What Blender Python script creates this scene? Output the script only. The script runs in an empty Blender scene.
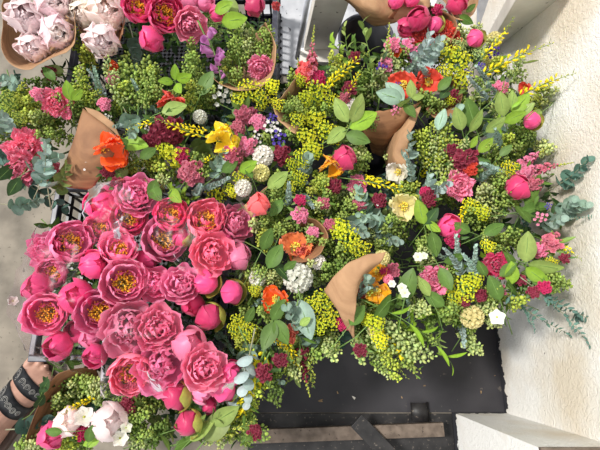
import bpy, math, random
from mathutils import Vector, Matrix, noise
rnd = random.Random(7)
PI = math.pi
S = bpy.context.scene
COL = S.collection
H = 1.55; TILT = math.radians(16); F = 436.0
CAM = Vector((0, 0, H))
def ray(u, v):
    x, y = (u-300)/F, -(v-225)/F
    c, s = math.cos(TILT), math.sin(TILT)
    return Vector((x, y*c + s, y*s - c))
def P(u, v, z):                      # point of the plane at height z seen at pixel (u, v)
    d = ray(u, v)
    return CAM + d*((z-H)/d.z)
def depth(p):
    d = p - CAM; return d.y*math.sin(TILT) - d.z*math.cos(TILT)
def px2m(p): return depth(p)/F       # metres per pixel at p
def lin(c):
    return tuple(((x/255)/12.92 if x/255 <= .04045 else ((x/255+.055)/1.055)**2.4) for x in c)

# ---------------------------------------------------------------- materials
def new_mat(name):
    m = bpy.data.materials.new(name); m.use_nodes = True
    nt = m.node_tree; nt.nodes.clear()
    return m, nt, nt.nodes, nt.links
def N(nodes, t, **k):
    n = nodes.new(t)
    for a, b in k.items(): setattr(n, a, b)
    return n
def plant_mat(name, rough=.5, trans=.25, spec=.4, bump=.15, bscale=300, sheen=0, mottle=.15):
    m, nt, n, l = new_mat(name)
    out = N(n, 'ShaderNodeOutputMaterial'); pr = N(n, 'ShaderNodeBsdfPrincipled')
    oi = N(n, 'ShaderNodeObjectInfo'); at = N(n, 'ShaderNodeAttribute', attribute_name='Col')
    mx = N(n, 'ShaderNodeMix', data_type='RGBA', blend_type='MULTIPLY'); mx.inputs[0].default_value = 1
    l.new(oi.outputs['Color'], mx.inputs[6]); l.new(at.outputs['Color'], mx.inputs[7])
    tc = N(n, 'ShaderNodeTexCoord'); nz = N(n, 'ShaderNodeTexNoise'); nz.inputs['Scale'].default_value = bscale
    nz.inputs['Detail'].default_value = 3
    l.new(tc.outputs['Object'], nz.inputs['Vector'])
    mr = N(n, 'ShaderNodeMapRange'); mr.inputs[3].default_value = 1-mottle; mr.inputs[4].default_value = 1+mottle
    l.new(nz.outputs['Fac'], mr.inputs[0])
    m2 = N(n, 'ShaderNodeVectorMath', operation='SCALE')
    l.new(mx.outputs[2], m2.inputs[0]); l.new(mr.outputs[0], m2.inputs['Scale'])
    l.new(m2.outputs[0], pr.inputs['Base Color'])
    pr.inputs['Roughness'].default_value = rough; pr.inputs['Specular IOR Level'].default_value = spec
    bp = N(n, 'ShaderNodeBump'); bp.inputs['Strength'].default_value = bump; bp.inputs['Distance'].default_value = .002
    l.new(nz.outputs['Fac'], bp.inputs['Height']); l.new(bp.outputs[0], pr.inputs['Normal'])
    if sheen: pr.inputs['Sheen Weight'].default_value = sheen
    if trans:
        tr = N(n, 'ShaderNodeBsdfTranslucent'); l.new(m2.outputs[0], tr.inputs['Color'])
        ms = N(n, 'ShaderNodeMixShader'); ms.inputs[0].default_value = trans
        l.new(pr.outputs[0], ms.inputs[1]); l.new(tr.outputs[0], ms.inputs[2]); l.new(ms.outputs[0], out.inputs[0])
    else: l.new(pr.outputs[0], out.inputs[0])
    return m
M = {}
M['petal'] = plant_mat('petal', .42, .3, .45, .12, 120, .3, mottle=.1)
M['leaf'] = plant_mat('leaf', .48, .2, .28, .15, 150, mottle=.25)
M['glauc'] = plant_mat('glaucous_leaf', .6, .15, .3, .1, 200, mottle=.15)
M['small'] = plant_mat('small_floret', .55, .3, .3, .1, 400, mottle=.2)
M['stem'] = plant_mat('stem', .5, 0, .4, .2, 300)
M['stamen'] = plant_mat('stamen', .6, .15, .2, .2, 500, mottle=.3)
def surf(name, c1, c2, scale=8, rough=.7, bump=.3, bdist=.003, detail=6, speck=None, metal=0, coords='Object', stretch=(1,1,1), lo=.35, hi=.65, spec=.4, distort=0):
    m, nt, n, l = new_mat(name)
    out = N(n, 'ShaderNodeOutputMaterial'); pr = N(n, 'ShaderNodeBsdfPrincipled'); l.new(pr.outputs[0], out.inputs[0])
    tc = N(n, 'ShaderNodeTexCoord'); mp = N(n, 'ShaderNodeMapping'); mp.inputs['Scale'].default_value = stretch
    l.new(tc.outputs[coords], mp.inputs[0])
    nz = N(n, 'ShaderNodeTexNoise'); nz.inputs['Scale'].default_value = scale; nz.inputs['Detail'].default_value = detail
    nz.inputs['Distortion'].default_value = distort
    l.new(mp.outputs[0], nz.inputs['Vector'])
    cr = N(n, 'ShaderNodeValToRGB'); cr.color_ramp.elements[0].position = lo; cr.color_ramp.elements[1].position = hi
    cr.color_ramp.elements[0].color = (*lin(c1), 1); cr.color_ramp.elements[1].color = (*lin(c2), 1)
    l.new(nz.outputs['Fac'], cr.inputs[0]); last = cr.outputs[0]
    if speck:                                    # (colour, scale, threshold)
        n2 = N(n, 'ShaderNodeTexNoise'); n2.inputs['Scale'].default_value = speck[1]; n2.inputs['Detail'].default_value = 2
        l.new(mp.outputs[0], n2.inputs['Vector'])
        mr = N(n, 'ShaderNodeMapRange'); mr.inputs[1].default_value = speck[2]; mr.inputs[2].default_value = speck[2]+.04
        l.new(n2.outputs['Fac'], mr.inputs[0])
        mx = N(n, 'ShaderNodeMix', data_type='RGBA'); mx.inputs[7].default_value = (*lin(speck[0]), 1)
        l.new(mr.outputs[0], mx.inputs[0]); l.new(last, mx.inputs[6]); last = mx.outputs[2]
    l.new(last, pr.inputs['Base Color'])
    pr.inputs['Roughness'].default_value = rough; pr.inputs['Metallic'].default_value = metal
    pr.inputs['Specular IOR Level'].default_value = spec
    bp = N(n, 'ShaderNodeBump'); bp.inputs['Strength'].default_value = bump; bp.inputs['Distance'].default_value = bdist
    l.new(nz.outputs['Fac'], bp.inputs['Height']); l.new(bp.outputs[0], pr.inputs['Normal'])
    m['pr'] = 0
    return m
M['concrete'] = surf('concrete', (112,105,94), (146,137,123), 9, .85, .3, .004, 10, ((105,98,86), 60, .66))
M['yard'] = surf('pale_concrete', (148,150,156), (190,191,194), 9, .85, .3, .004, 10, ((90,90,95), 60, .7))
M['blackboard'] = surf('black_board', (38,37,41), (54,52,56), 7, .55, .2, .002, 8, ((86,80,74), 55, .70))
M['plastic'] = surf('black_plastic', (22,22,26), (34,34,40), 30, .35, .1, .001)
M['plastic_rim'] = surf('worn_plastic_rim', (52,52,62), (96,96,108), 25, .35, .1, .001)
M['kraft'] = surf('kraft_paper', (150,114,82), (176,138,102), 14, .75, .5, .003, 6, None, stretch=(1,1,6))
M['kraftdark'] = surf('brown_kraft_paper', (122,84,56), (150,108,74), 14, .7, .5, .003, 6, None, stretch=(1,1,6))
M['steel'] = surf('worn_steel', (92,80,70), (122,108,96), 40, .5, .2, .001, 6, ((70,60,52), 90, .68), metal=.35)
M['black_iron'] = surf('black_iron', (24,23,24), (44,42,42), 30, .5, .3, .002, 6, ((96,88,80), 120, .66))
M['white_paint'] = surf('white_paint', (214,208,198), (236,231,222), 12, .6, .2, .002, 6, ((150,140,128), 50, .70))
M['pale_metal'] = surf('pale_metal', (170,174,184), (200,203,210), 20, .4, .1, .001)
M['skin'] = surf('skin', (168,126,108), (190,146,126), 30, .5, .15, .001, 4)
M['nail'] = surf('toenail', (222,178,164), (232,190,176), 30, .25, 0, .001)
M['leather'] = surf('black_leather', (30,31,34), (46,47,50), 60, .4, .4, .001)
M['sole'] = surf('brown_sole', (74,58,50), (96,78,68), 30, .6, .2, .001)
M['stitch'] = surf('silver_stitching', (120,118,114), (160,158,152), 60, .5, .2, .001)
M['debris'] = surf('dry_leaf', (120,96,68), (160,134,98), 60, .8, .3, .001)
def plaster(name, paint=True):
    m, nt, n, l = new_mat(name)
    out = N(n, 'ShaderNodeOutputMaterial'); pr = N(n, 'ShaderNodeBsdfPrincipled'); l.new(pr.outputs[0], out.inputs[0])
    tc = N(n, 'ShaderNodeTexCoord')
    n1 = N(n, 'ShaderNodeTexNoise'); n1.inputs['Scale'].default_value = 3.5; n1.inputs['Detail'].default_value = 7
    n2 = N(n, 'ShaderNodeTexNoise'); n2.inputs['Scale'].default_value = 62; n2.inputs['Detail'].default_value = 4; n2.inputs['Distortion'].default_value = 1.6
    n3 = N(n, 'ShaderNodeTexNoise'); n3.inputs['Scale'].default_value = 70; n3.inputs['Detail'].default_value = 2
    for x in (n1, n2, n3): l.new(tc.outputs['Object'], x.inputs['Vector'])
    cr = N(n, 'ShaderNodeValToRGB'); e = cr.color_ramp.elements
    e[0].position = .36; e[0].color = (*lin((224,212,192)), 1); e[1].position = .58; e[1].color = (*lin((244,242,237)), 1)
    l.new(n1.outputs['Fac'], cr.inputs[0])
    mr = N(n, 'ShaderNodeMapRange'); mr.inputs[1].default_value = .77; mr.inputs[2].default_value = .785
    l.new(n3.outputs['Fac'], mr.inputs[0])
    mx = N(n, 'ShaderNodeMix', data_type='RGBA'); mx.inputs[7].default_value = (*lin((70,60,54)), 1)
    l.new(mr.outputs[0], mx.inputs[0]); l.new(cr.outputs[0], mx.inputs[6]); last = mx.outputs[2]
    if paint:                                    # ragged black paint line along the floor
        sp = N(n, 'ShaderNodeSeparateXYZ'); l.new(tc.outputs['Object'], sp.inputs[0])
        n4 = N(n, 'ShaderNodeTexNoise'); n4.inputs['Scale'].default_value = 45; n4.inputs['Detail'].default_value = 3
        l.new(tc.outputs['Object'], n4.inputs['Vector'])
        ma = N(n, 'ShaderNodeMath', operation='MULTIPLY_ADD'); ma.inputs[1].default_value = -.07
        l.new(n4.outputs['Fac'], ma.inputs[0]); l.new(sp.outputs['Z'], ma.inputs[2])
        m2 = N(n, 'ShaderNodeMapRange'); m2.inputs[1].default_value = .0; m2.inputs[2].default_value = .003
        m2.inputs[3].default_value = 1; m2.inputs[4].default_value = 0
        l.new(ma.outputs[0], m2.inputs[0])
        m3 = N(n, 'ShaderNodeMix', data_type='RGBA'); m3.inputs[7].default_value = (*lin((42,42,48)), 1)
        l.new(m2.outputs[0], m3.inputs[0]); l.new(last, m3.inputs[6]); last = m3.outputs[2]
    l.new(last, pr.inputs['Base Color']); pr.inputs['Roughness'].default_value = .85
    bp = N(n, 'ShaderNodeBump'); bp.inputs['Strength'].default_value = .7; bp.inputs['Distance'].default_value = .005
    l.new(n2.outputs['Fac'], bp.inputs['Height']); l.new(bp.outputs[0], pr.inputs['Normal'])
    return m
M['plaster'] = plaster('whitewashed_plaster'); M['plaster2'] = plaster('whitewashed_ledge')
def cello():
    m, nt, n, l = new_mat('cellophane')
    out = N(n, 'ShaderNodeOutputMaterial'); tr = N(n, 'ShaderNodeBsdfTransparent'); gl = N(n, 'ShaderNodeBsdfGlossy')
    tr.inputs[0].default_value = (.96, .90, .93, 1); gl.inputs[0].default_value = (1, .93, .97, 1); gl.inputs['Roughness'].default_value = .3
    lw = N(n, 'ShaderNodeFresnel'); lw.inputs['IOR'].default_value = 1.2
    tc = N(n, 'ShaderNodeTexCoord'); nz = N(n, 'ShaderNodeTexNoise'); nz.inputs['Scale'].default_value = 18; nz.inputs['Distortion'].default_value = 1
    l.new(tc.outputs['Object'], nz.inputs['Vector'])
    bp = N(n, 'ShaderNodeBump'); bp.inputs['Strength'].default_value = .4; bp.inputs['Distance'].default_value = .01
    l.new(nz.outputs['Fac'], bp.inputs['Height']); l.new(bp.outputs[0], gl.inputs['Normal']); l.new(bp.outputs[0], lw.inputs['Normal'])
    ms = N(n, 'ShaderNodeMixShader'); l.new(lw.outputs[0], ms.inputs[0]); l.new(tr.outputs[0], ms.inputs[1]); l.new(gl.outputs[0], ms.inputs[2])
    l.new(ms.outputs[0], out.inputs[0])
    return m
M['cello'] = cello()

# ---------------------------------------------------------------- mesh builder
class MB:
    def __init__(s): s.v = []; s.f = []; s.c = []
    def add(s, vs, fs, col=(1,1,1)):
        b = len(s.v); s.v += [tuple(x) for x in vs]; s.f += [tuple(b+i for i in f) for f in fs]
        s.c += (col if isinstance(col, list) else [col]*len(vs))
    def mesh(s, name, mat, smooth=True):
        me = bpy.data.meshes.new(name); me.from_pydata(s.v, [], s.f)
        a = me.color_attributes.new('Col', 'FLOAT_COLOR', 'POINT')
        buf = []
        for c in s.c: buf += [c[0], c[1], c[2], 1.0]
        a.data.foreach_set('color', buf)
        me.materials.append(M[mat] if isinstance(mat, str) else mat)
        if smooth: me.polygons.foreach_set('use_smooth', [True]*len(me.polygons))
        me.update(); return me
    def obj(s, name, mat, parent=None, smooth=True):
        o = bpy.data.objects.new(name, s.mesh(name, mat, smooth)); COL.objects.link(o); o.parent = parent
        return o
def frame(d, up=None):
    d = Vector(d).normalized(); up = Vector(up) if up else Vector((0,0,1))
    if abs(d.dot(up)) > .98: up = Vector((1,0,0)) if abs(d.x) < .9 else Vector((0,1,0))
    x = up.cross(d).normalized(); y = d.cross(x)
    return Matrix((x, y, d)).transposed()        # columns x, y, d
def tube(mb, pts, rads, n=6, col=(1,1,1), cap=True):
    vs, fs = [], []
    m = len(pts)
    for i, p in enumerate(pts):
        d = Vector(pts[min(i+1, m-1)]) - Vector(pts[max(i-1, 0)])
        fr = frame(d, (0.13, .98, .1))
        r = rads[i] if isinstance(rads, (list, tuple)) else rads
        for k in range(n):
            a = 2*PI*k/n; vs.append(Vector(p) + fr @ Vector((math.cos(a)*r, math.sin(a)*r, 0)))
    for i in range(m-1):
        for k in range(n):
            k2 = (k+1) % n; fs.append((i*n+k, i*n+k2, (i+1)*n+k2, (i+1)*n+k))
    if cap: fs.append(tuple(range(n))[::-1]); fs.append(tuple((m-1)*n+k for k in range(n)))
    mb.add(vs, fs, col)
def box(mb, p0, p1, col=(1,1,1)):
    x0, y0, z0 = p0; x1, y1, z1 = p1
    vs = [(x0,y0,z0),(x1,y0,z0),(x1,y1,z0),(x0,y1,z0),(x0,y0,z1),(x1,y0,z1),(x1,y1,z1),(x0,y1,z1)]
    mb.add(vs, [(3,2,1,0),(4,5,6,7),(0,1,5,4),(1,2,6,5),(2,3,7,6),(3,0,4,7)], col)
def bead(mb, c, d, L, W, col, T=None, n=6):      # pod / bud: a lens or spindle, base at c along d
    fr = frame(d, (rnd.uniform(-1,1), rnd.uniform(-1,1), rnd.uniform(-1,1)+.01)); T = T or W
    vs = [Vector(c)]
    for s, w in ((.3, .85), (.65, 1.0)):
        for k in range(n):
            a = 2*PI*k/n; vs.append(Vector(c) + fr @ Vector((math.cos(a)*W*w/2, math.sin(a)*T*w/2, L*s)))
    vs.append(Vector(c) + fr @ Vector((0,0,L)))
    fs = [(0, 1+(k+1)%n, 1+k) for k in range(n)] + [(1+k, 1+(k+1)%n, 1+n+(k+1)%n, 1+n+k) for k in range(n)] + [(1+n+k, 1+n+(k+1)%n, 1+2*n) for k in range(n)]
    mb.add(vs, fs, col)
def vary(c, a, h=0):
    k = 1 + rnd.uniform(-a, a); return (c[0]*k*(1+rnd.uniform(-h,h)), c[1]*k*(1+rnd.uniform(-h,h)), c[2]*k*(1+rnd.uniform(-h,h)))
def petal(mb, az, L, W, th0, th1, cup=.3, ruf=.1, c0=(1,1,1), c1=(1,1,1), r0=.0, z0=0, nu=7, nv=6, power=1.0, notch=0, crink=0, wide=.62, freq=3, mat=None):
    th0, th1 = math.radians(th0), math.radians(th1)
    ph = rnd.uniform(0, 6); ca, sa = math.cos(az), math.sin(az)
    T = Vector((-sa, ca, 0)); r, z = r0, z0; vs, cs, fs = [], [], []
    ex = rnd.uniform(-.2, .2)
    for i in range(nu+1):
        s = i/nu; th = th0 + (th1-th0)*s**power
        if i: r += L/nu*math.sin(th); z += L/nu*math.cos(th)
        a = s/wide
        w = W/2*(.22 + .78*math.sin(min(a, 1)*PI/2)) if a < 1 else W/2*math.sqrt(max(0, 1-.78*((s-wide)/(1-wide))**2.2))
        Nn = Vector((-math.cos(th)*ca, -math.cos(th)*sa, math.sin(th)))
        D = Vector((math.sin(th)*ca, math.sin(th)*sa, math.cos(th)))
        for j in range(nv+1):
            t = -1 + 2*j/nv
            p = Vector((r*ca, r*sa, z)) + T*(t*w) + Nn*(cup*w*t*t)
            p += Nn*(ruf*W*s*s*math.sin(freq*t+ph + 2*s))
            p += D*(L*.06*s*s*math.sin(freq*1.7*t+ph*2)*(ruf*6) - notch*L*s**3*(max(0, 1-abs(t)*3)) - L*.12*s*t*t)
            p += Nn*(ex*w*t*s)
            if crink: p += Nn*(crink*W*s*noise.noise(Vector((t*3+ph*7, s*4, ph))))
            if mat: p = mat @ p
            vs.append(p)
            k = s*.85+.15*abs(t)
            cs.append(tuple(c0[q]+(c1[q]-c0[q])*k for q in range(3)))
    for i in range(nu):
        for j in range(nv):
            a = i*(nv+1)+j; fs.append((a, a+1, a+nv+2, a+nv+1))
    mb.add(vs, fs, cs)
def leaf(mb, base, d, nrm, L, W, curl=.3, fold=.18, c=(1,1,1), nu=6, shape=1.0, wav=0):
    d = Vector(d).normalized(); nrm = Vector(nrm); nrm = (nrm - d*nrm.dot(d))
    if nrm.length < 1e-3: nrm = Vector((1,0,0)) if abs(d.x) < .8 else Vector((0,1,0)); nrm = nrm - d*nrm.dot(d)
    nrm.normalize(); side = d.cross(nrm); p = Vector(base); th = 0; vs, cs, fs = [], [], []
    ph = rnd.uniform(0, 6)
    for i in range(nu+1):
        s = i/nu
        if i: th = -curl*s*1.2; p = p + (d*math.cos(th) + nrm*math.sin(th))*(L/nu)
        w = W/2*max(.04, math.sin(PI*min(1, s**shape*.97+.02)))**.8
        up = nrm*math.cos(th) - d*math.sin(th)
        for t in (-1, -.5, 0, .5, 1):
            q = p + side*(w*t) + up*(fold*w*abs(t) + (wav*W*math.sin(s*9+ph+t)*abs(t)))
            vs.append(q); k = 1.25 if t == 0 else (1.0 if abs(t) == .5 else .9)
            cs.append((c[0]*k, c[1]*k, c[2]*k))
    for i in range(nu):
        for j in range(4):
            a = i*5+j; fs.append((a, a+1, a+6, a+5))
    mb.add(vs, fs, cs)
def rleaf(mb, base, d, nrm, R, c=(1,1,1), cup=.15):     # round eucalyptus leaf
    d = Vector(d).normalized(); nrm = Vector(nrm); nrm = nrm - d*nrm.dot(d)
    if nrm.length < 1e-3: nrm = d.orthogonal()
    nrm.normalize(); side = d.cross(nrm); o = Vector(base)+d*R*1.05
    vs = [o]; n = 12; cs = [(c[0]*1.08, c[1]*1.08, c[2]*1.08)]
    tw = rnd.uniform(-.2, .2)
    for rr in (.5, 1):
        for k in range(n):
            a = 2*PI*k/n; x = math.cos(a)*R*rr*(1.05 if abs(a-PI) > .3 else 1.1); y = math.sin(a)*R*rr
            vs.append(o + d*x + side*y + nrm*(cup*R*rr*rr*(1+.4*math.sin(2*a)) + tw*y*rr)); k2 = 1-.12*rr; cs.append((c[0]*k2, c[1]*k2, c[2]*k2))
    fs = [(0, 1+k, 1+(k+1)%n) for k in range(n)] + [(1+k, 1+n+k, 1+n+(k+1)%n, 1+(k+1)%n) for k in range(n)]
    mb.add(vs, fs, cs)
# ---------------------------------------------------------------- plant prototypes: lists of (part name, mesh, colour role, material)
# heads are built around the origin facing +Z with a stem going to -Z; sprays start at the origin and grow to +Z
W1 = (1,1,1)
def rv(a=1): return Vector((rnd.uniform(-a,a), rnd.uniform(-a,a), rnd.uniform(-a,a)))
def stem_part(L=.2, r=.003, z0=0, bend=.012, nm='stem', leaves=0, lw=.02):
    m = MB(); a = rnd.uniform(0, 6)
    pts = [Vector((math.cos(a)*bend*(t/4)**2, math.sin(a)*bend*(t/4)**2, z0-L*t/4)) for t in range(5)]
    tube(m, pts, [r, r, r*1.1, r*1.1, r*1.2], 6, W1)
    return m.mesh(nm, 'stem')
def sepals(n, R, th0, th1, L, W, z0=0):
    m = MB()
    for k in range(n):
        petal(m, 2*PI*k/n+rnd.uniform(-.3,.3), L*rnd.uniform(.8,1.15), W, th0, th1, .35, .03, W1, W1, r0=R*.15, z0=z0, nu=6, nv=4)
    return m
def stamens(n, R, h, z0, c=(1,.62,.05), c2=(1,.75,.15)):
    m = MB()
    for k in range(n):
        a = rnd.uniform(0, 2*PI); q = math.sqrt(rnd.uniform(.02, 1)); lean = q*R
        b = Vector((math.cos(a)*lean*.35, math.sin(a)*lean*.35, z0)); t = Vector((math.cos(a)*lean, math.sin(a)*lean, z0+h*(1.05-.35*q)*rnd.uniform(.8,1.1)))
        tube(m, [b, (b+t)/2+rv(.001), t], [.0006, .0005, .0005], 4, c2, False)
        d = (t-b).normalized(); bead(m, t-d*.001, d+rv(.6), .0068, .0032, vary(c, .2), n=5)
    return m
def leafset(n, r, z, L, W, curl=.4):
    m = MB()
    for k in range(n):
        a = 2*PI*k/n+rnd.uniform(-.4,.4); d = Vector((math.cos(a), math.sin(a), rnd.uniform(.1,.6)))
        leaf(m, (0,0,z+rnd.uniform(-.01,.005)), d, (0,0,1), L*rnd.uniform(.8,1.2), W*rnd.uniform(.8,1.2), curl, .2, vary(W1, .15))
    return m
def mk_PO(k):        # open peony bowl with golden stamens, R .047
    o, i = MB(), MB(); R = .047
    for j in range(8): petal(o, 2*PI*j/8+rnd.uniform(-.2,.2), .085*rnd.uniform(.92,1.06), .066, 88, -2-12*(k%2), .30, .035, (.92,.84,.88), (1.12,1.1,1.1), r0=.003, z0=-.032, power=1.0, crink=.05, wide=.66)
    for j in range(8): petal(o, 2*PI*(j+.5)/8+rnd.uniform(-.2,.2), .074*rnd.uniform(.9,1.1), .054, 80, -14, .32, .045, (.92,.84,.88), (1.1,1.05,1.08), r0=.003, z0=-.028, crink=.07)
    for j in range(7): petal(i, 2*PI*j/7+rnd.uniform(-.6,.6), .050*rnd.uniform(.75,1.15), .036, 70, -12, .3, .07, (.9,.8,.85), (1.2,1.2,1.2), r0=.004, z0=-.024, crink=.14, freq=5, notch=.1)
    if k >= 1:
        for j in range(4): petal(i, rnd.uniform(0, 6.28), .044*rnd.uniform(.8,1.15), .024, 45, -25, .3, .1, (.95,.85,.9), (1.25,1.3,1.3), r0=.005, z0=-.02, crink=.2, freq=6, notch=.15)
    st = stamens(110, .024, .034, -.024)
    c = MB()
    for j in range(4): bead(c, (.004*math.cos(j*1.6), .004*math.sin(j*1.6), -.02), (.2*math.cos(j*1.6), .2*math.sin(j*1.6), 1), .018, .006, (.75,.8,.4))
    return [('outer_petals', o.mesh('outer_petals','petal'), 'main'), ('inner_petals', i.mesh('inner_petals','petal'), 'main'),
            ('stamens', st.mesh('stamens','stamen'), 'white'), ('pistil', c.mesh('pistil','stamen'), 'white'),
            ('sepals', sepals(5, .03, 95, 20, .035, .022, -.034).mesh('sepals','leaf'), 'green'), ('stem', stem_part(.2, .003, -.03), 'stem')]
def mk_PG(k):        # rounded, half-closed peony globe, R .04
    o, i = MB(), MB()
    for j in range(7): petal(o, 2*PI*j/7+rnd.uniform(-.45,.45), .096*rnd.uniform(.86,1.1), .066, 92, -66+8*k+rnd.uniform(-14,14), .36, .012, (.93,.86,.9), (1.08,1.05,1.06), r0=.002, z0=-.037, nu=9, crink=.02, wide=.55)
    for j in range(6): petal(o, 2*PI*(j+.5)/6+rnd.uniform(-.3,.3), .086*rnd.uniform(.9,1.05), .054, 88, -78, .36, .03, (.92,.84,.88), (1.12,1.1,1.1), r0=.002, z0=-.034, nu=9, crink=.05, wide=.55)
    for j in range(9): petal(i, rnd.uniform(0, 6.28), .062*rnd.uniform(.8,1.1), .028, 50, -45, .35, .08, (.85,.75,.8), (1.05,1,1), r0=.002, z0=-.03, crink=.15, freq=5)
    return [('outer_petals', o.mesh('outer_petals','petal'), 'main'), ('inner_petals', i.mesh('inner_petals','petal'), 'main'),
            ('sepals', sepals(4, .03, 95, -5, .045, .032, -.039).mesh('sepals','leaf'), 'green'), ('stem', stem_part(.2, .003, -.036), 'stem')]
def mk_PB(k):        # tight peony bud with a green cap of sepals, R .03; the bud points along +Z, the cap sits to one side
    o = MB()
    for j in range(6): petal(o, 2*PI*j/6+rnd.uniform(-.2,.2), .080*rnd.uniform(.96,1.03), .052, 94, -84, .4, .008, (.85,.8,.82), (1.06,1.05,1.05), r0=.001, z0=-.03, nu=9, wide=.5)
    m = MB(); rot = Matrix.Rotation(math.radians(-70), 4, 'Y')
    for j in range(4): petal(m, 2*PI*j/4+.4, .046, .040, 96, 10, .38, .02, (1,1,1), (1.1,1.05,.9), r0=.001, z0=-.0315, nu=7, mat=rot)
    return [('petals', o.mesh('petals','petal'), 'main'), ('sepals', m.mesh('sepals','leaf'), 'cap'), ('stem', stem_part(.2, .0032, -.028), 'stem')]
def mk_PD(k):        # full double peony, a dome of crinkled petals, R .05
    o, i = MB(), MB()
    for j in range(9): petal(o, 2*PI*j/9+rnd.uniform(-.2,.2), .083*rnd.uniform(.93,1.06), .056, 94, 12, .22, .05, (.92,.86,.9), (1.05,1.02,1.03), r0=.002, z0=-.03, crink=.06)
    for j in range(9): petal(o, 2*PI*(j+.5)/9+rnd.uniform(-.2,.2), .072*rnd.uniform(.9,1.06), .050, 84, 0, .25, .06, (.92,.86,.9), (1.1,1.06,1.08), r0=.002, z0=-.026, crink=.1)
    for ring, (n, L, w, a, b) in enumerate(((9,.066,.040,66,-14),(9,.060,.036,48,-24),(9,.052,.032,30,-28),(7,.046,.028,14,-28))):
        for j in range(n): petal(i, rnd.uniform(0, 6.28), L*rnd.uniform(.82,1.12), w, a+rnd.uniform(-12,12), b+rnd.uniform(-14,14), .3, .09, (.9,.82,.86), (1.15,1.15,1.15), r0=.003, z0=-.022, crink=.2, freq=5, notch=.12, nv=7)
    return [('outer_petals', o.mesh('outer_petals','petal'), 'main'), ('inner_petals', i.mesh('inner_petals','petal'), 'main'),
            ('stem', stem_part(.2, .003, -.03), 'stem')]
def mk_PW(k):        # pale double peony: broad soft petals folded loosely over each other, R .045
    o, i = MB(), MB()
    for j in range(8): petal(o, 2*PI*j/8+rnd.uniform(-.3,.3), .088*rnd.uniform(.93,1.06), .076, 94, -44, .30, .04, (1,.95,.95), W1, r0=.002, z0=-.032, nu=8, crink=.06)
    for j in range(10): petal(i, rnd.uniform(0,6.28), .074*rnd.uniform(.85,1.08), .060, 80, -48, .30, .07, (1,.95,.95), W1, r0=.003, z0=-.028, nu=8, crink=.12)
    for j in range(18): petal(i, rnd.uniform(0,6.28), .058*rnd.uniform(.8,1.1), .034, rnd.uniform(25,62), -48, .3, .07, (1,.95,.95), (1.03,1.03,1.03), r0=.004, z0=-.022, crink=.12, freq=5, notch=.04)
    return [('outer_petals', o.mesh('outer_petals','petal'), 'main'), ('inner_petals', i.mesh('inner_petals','petal'), 'main'), ('stem', stem_part(.2, .003, -.03), 'stem')]
def mk_CN(k):        # ruffled carnation, R .03
    o = MB()
    for n, L, w, a, b in ((9,.040,.026,92,45),(9,.036,.022,75,25),(8,.032,.02,55,8),(7,.03,.018,35,-5),(5,.027,.016,15,-10)):
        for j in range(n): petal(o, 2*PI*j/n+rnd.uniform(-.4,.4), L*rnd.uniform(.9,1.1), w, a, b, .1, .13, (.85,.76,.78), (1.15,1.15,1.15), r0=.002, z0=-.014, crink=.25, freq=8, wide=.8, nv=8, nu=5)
    c = MB(); bead(c, (0,0,-.036), (0,0,1), .026, .012, W1)
    return [('petals', o.mesh('petals','petal'), 'main'), ('calyx', c.mesh('calyx','leaf'), 'green'), ('stem', stem_part(.17, .002, -.03), 'stem')]
def mk_PP(k):        # poppy: broad tissue petals round a yellow centre, R .04; petals are separate parts
    parts = []
    for j in range(5 if k % 2 else 6):
        m = MB(); petal(m, 2*PI*j/(5 if k % 2 else 6)+rnd.uniform(-.15,.15), .056*rnd.uniform(.92,1.06), .058, 80-(j%2)*12, 38-(j%2)*18, .22, .05, (.85,.75,.6), (1.1,1.08,1.05), r0=.002, z0=-.012+(j%2)*.002, nu=9, nv=10, crink=.16, freq=7, wide=.7)
        parts.append(('petal', m.mesh('petal','petal'), 'main'))
    parts.append(('stamens', stamens(45, .012, .014, -.008, (.95,.75,.1)).mesh('stamens','stamen'), 'white'))
    c = MB(); bead(c, (0,0,-.01), (0,0,1), .016, .011, (.6,.7,.25)); parts.append(('seed_head', c.mesh('seed_head','stamen'), 'white'))
    parts.append(('stem', stem_part(.18, .0018, -.01), 'stem')); return parts
def mk_PK(k):        # poppy half folded, petals overlapping like crepe, R .04
    o = MB()
    for j in range(7): petal(o, rnd.uniform(-1.3,1.3)+(PI if j > 4 else 0), .056*rnd.uniform(.9,1.1), .062, 70-6*j, 55-12*j, .18, .04, (.9,.8,.7), (1.08,1.06,1.05), r0=.001, z0=-.01+j*.0015, nu=8, nv=14, crink=.1, freq=16, wide=.75)
    return [('petals', o.mesh('petals','petal'), 'main'), ('stamens', stamens(20, .008, .012, -.006, (.95,.7,.1)).mesh('stamens','stamen'), 'white'), ('stem', stem_part(.18, .0018, -.01), 'stem')]
def mk_MM(k):        # white pompom head of many small florets, R .025
    o = MB(); n = 46
    for j in range(n):
        z = 1-(j+.5)/n*1.25; a = j*2.399; r = math.sqrt(max(0, 1-z*z)); d = Vector((r*math.cos(a), r*math.sin(a), z)); fr = frame(d).to_4x4(); fr.translation = d*.017
        for q in range(4): petal(o, q*PI/2+a, .008, .007, 80, 30, .1, .1, (.85,.85,.78), (1,1,1), mat=fr, nu=3, nv=3)
    return [('florets', o.mesh('florets','small'), 'main'), ('stem', stem_part(.17, .002, -.01), 'stem')]
def mk_MD(k):        # cream double rose-like head, R .035
    return [(a, b, c) for a, b, c in mk_PD(k)]
def fl5(mb, c, d, R, col, c0, n=5, th=(60,75)):
    fr = frame(d, rv()).to_4x4(); fr.translation = Vector(c)
    for q in range(n): petal(mb, 2*PI*q/n+rnd.uniform(-.1,.1), R, R*.95, th[0], th[1], .2, .06, c0, col, mat=fr, nu=4, nv=4, wide=.6)
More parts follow.
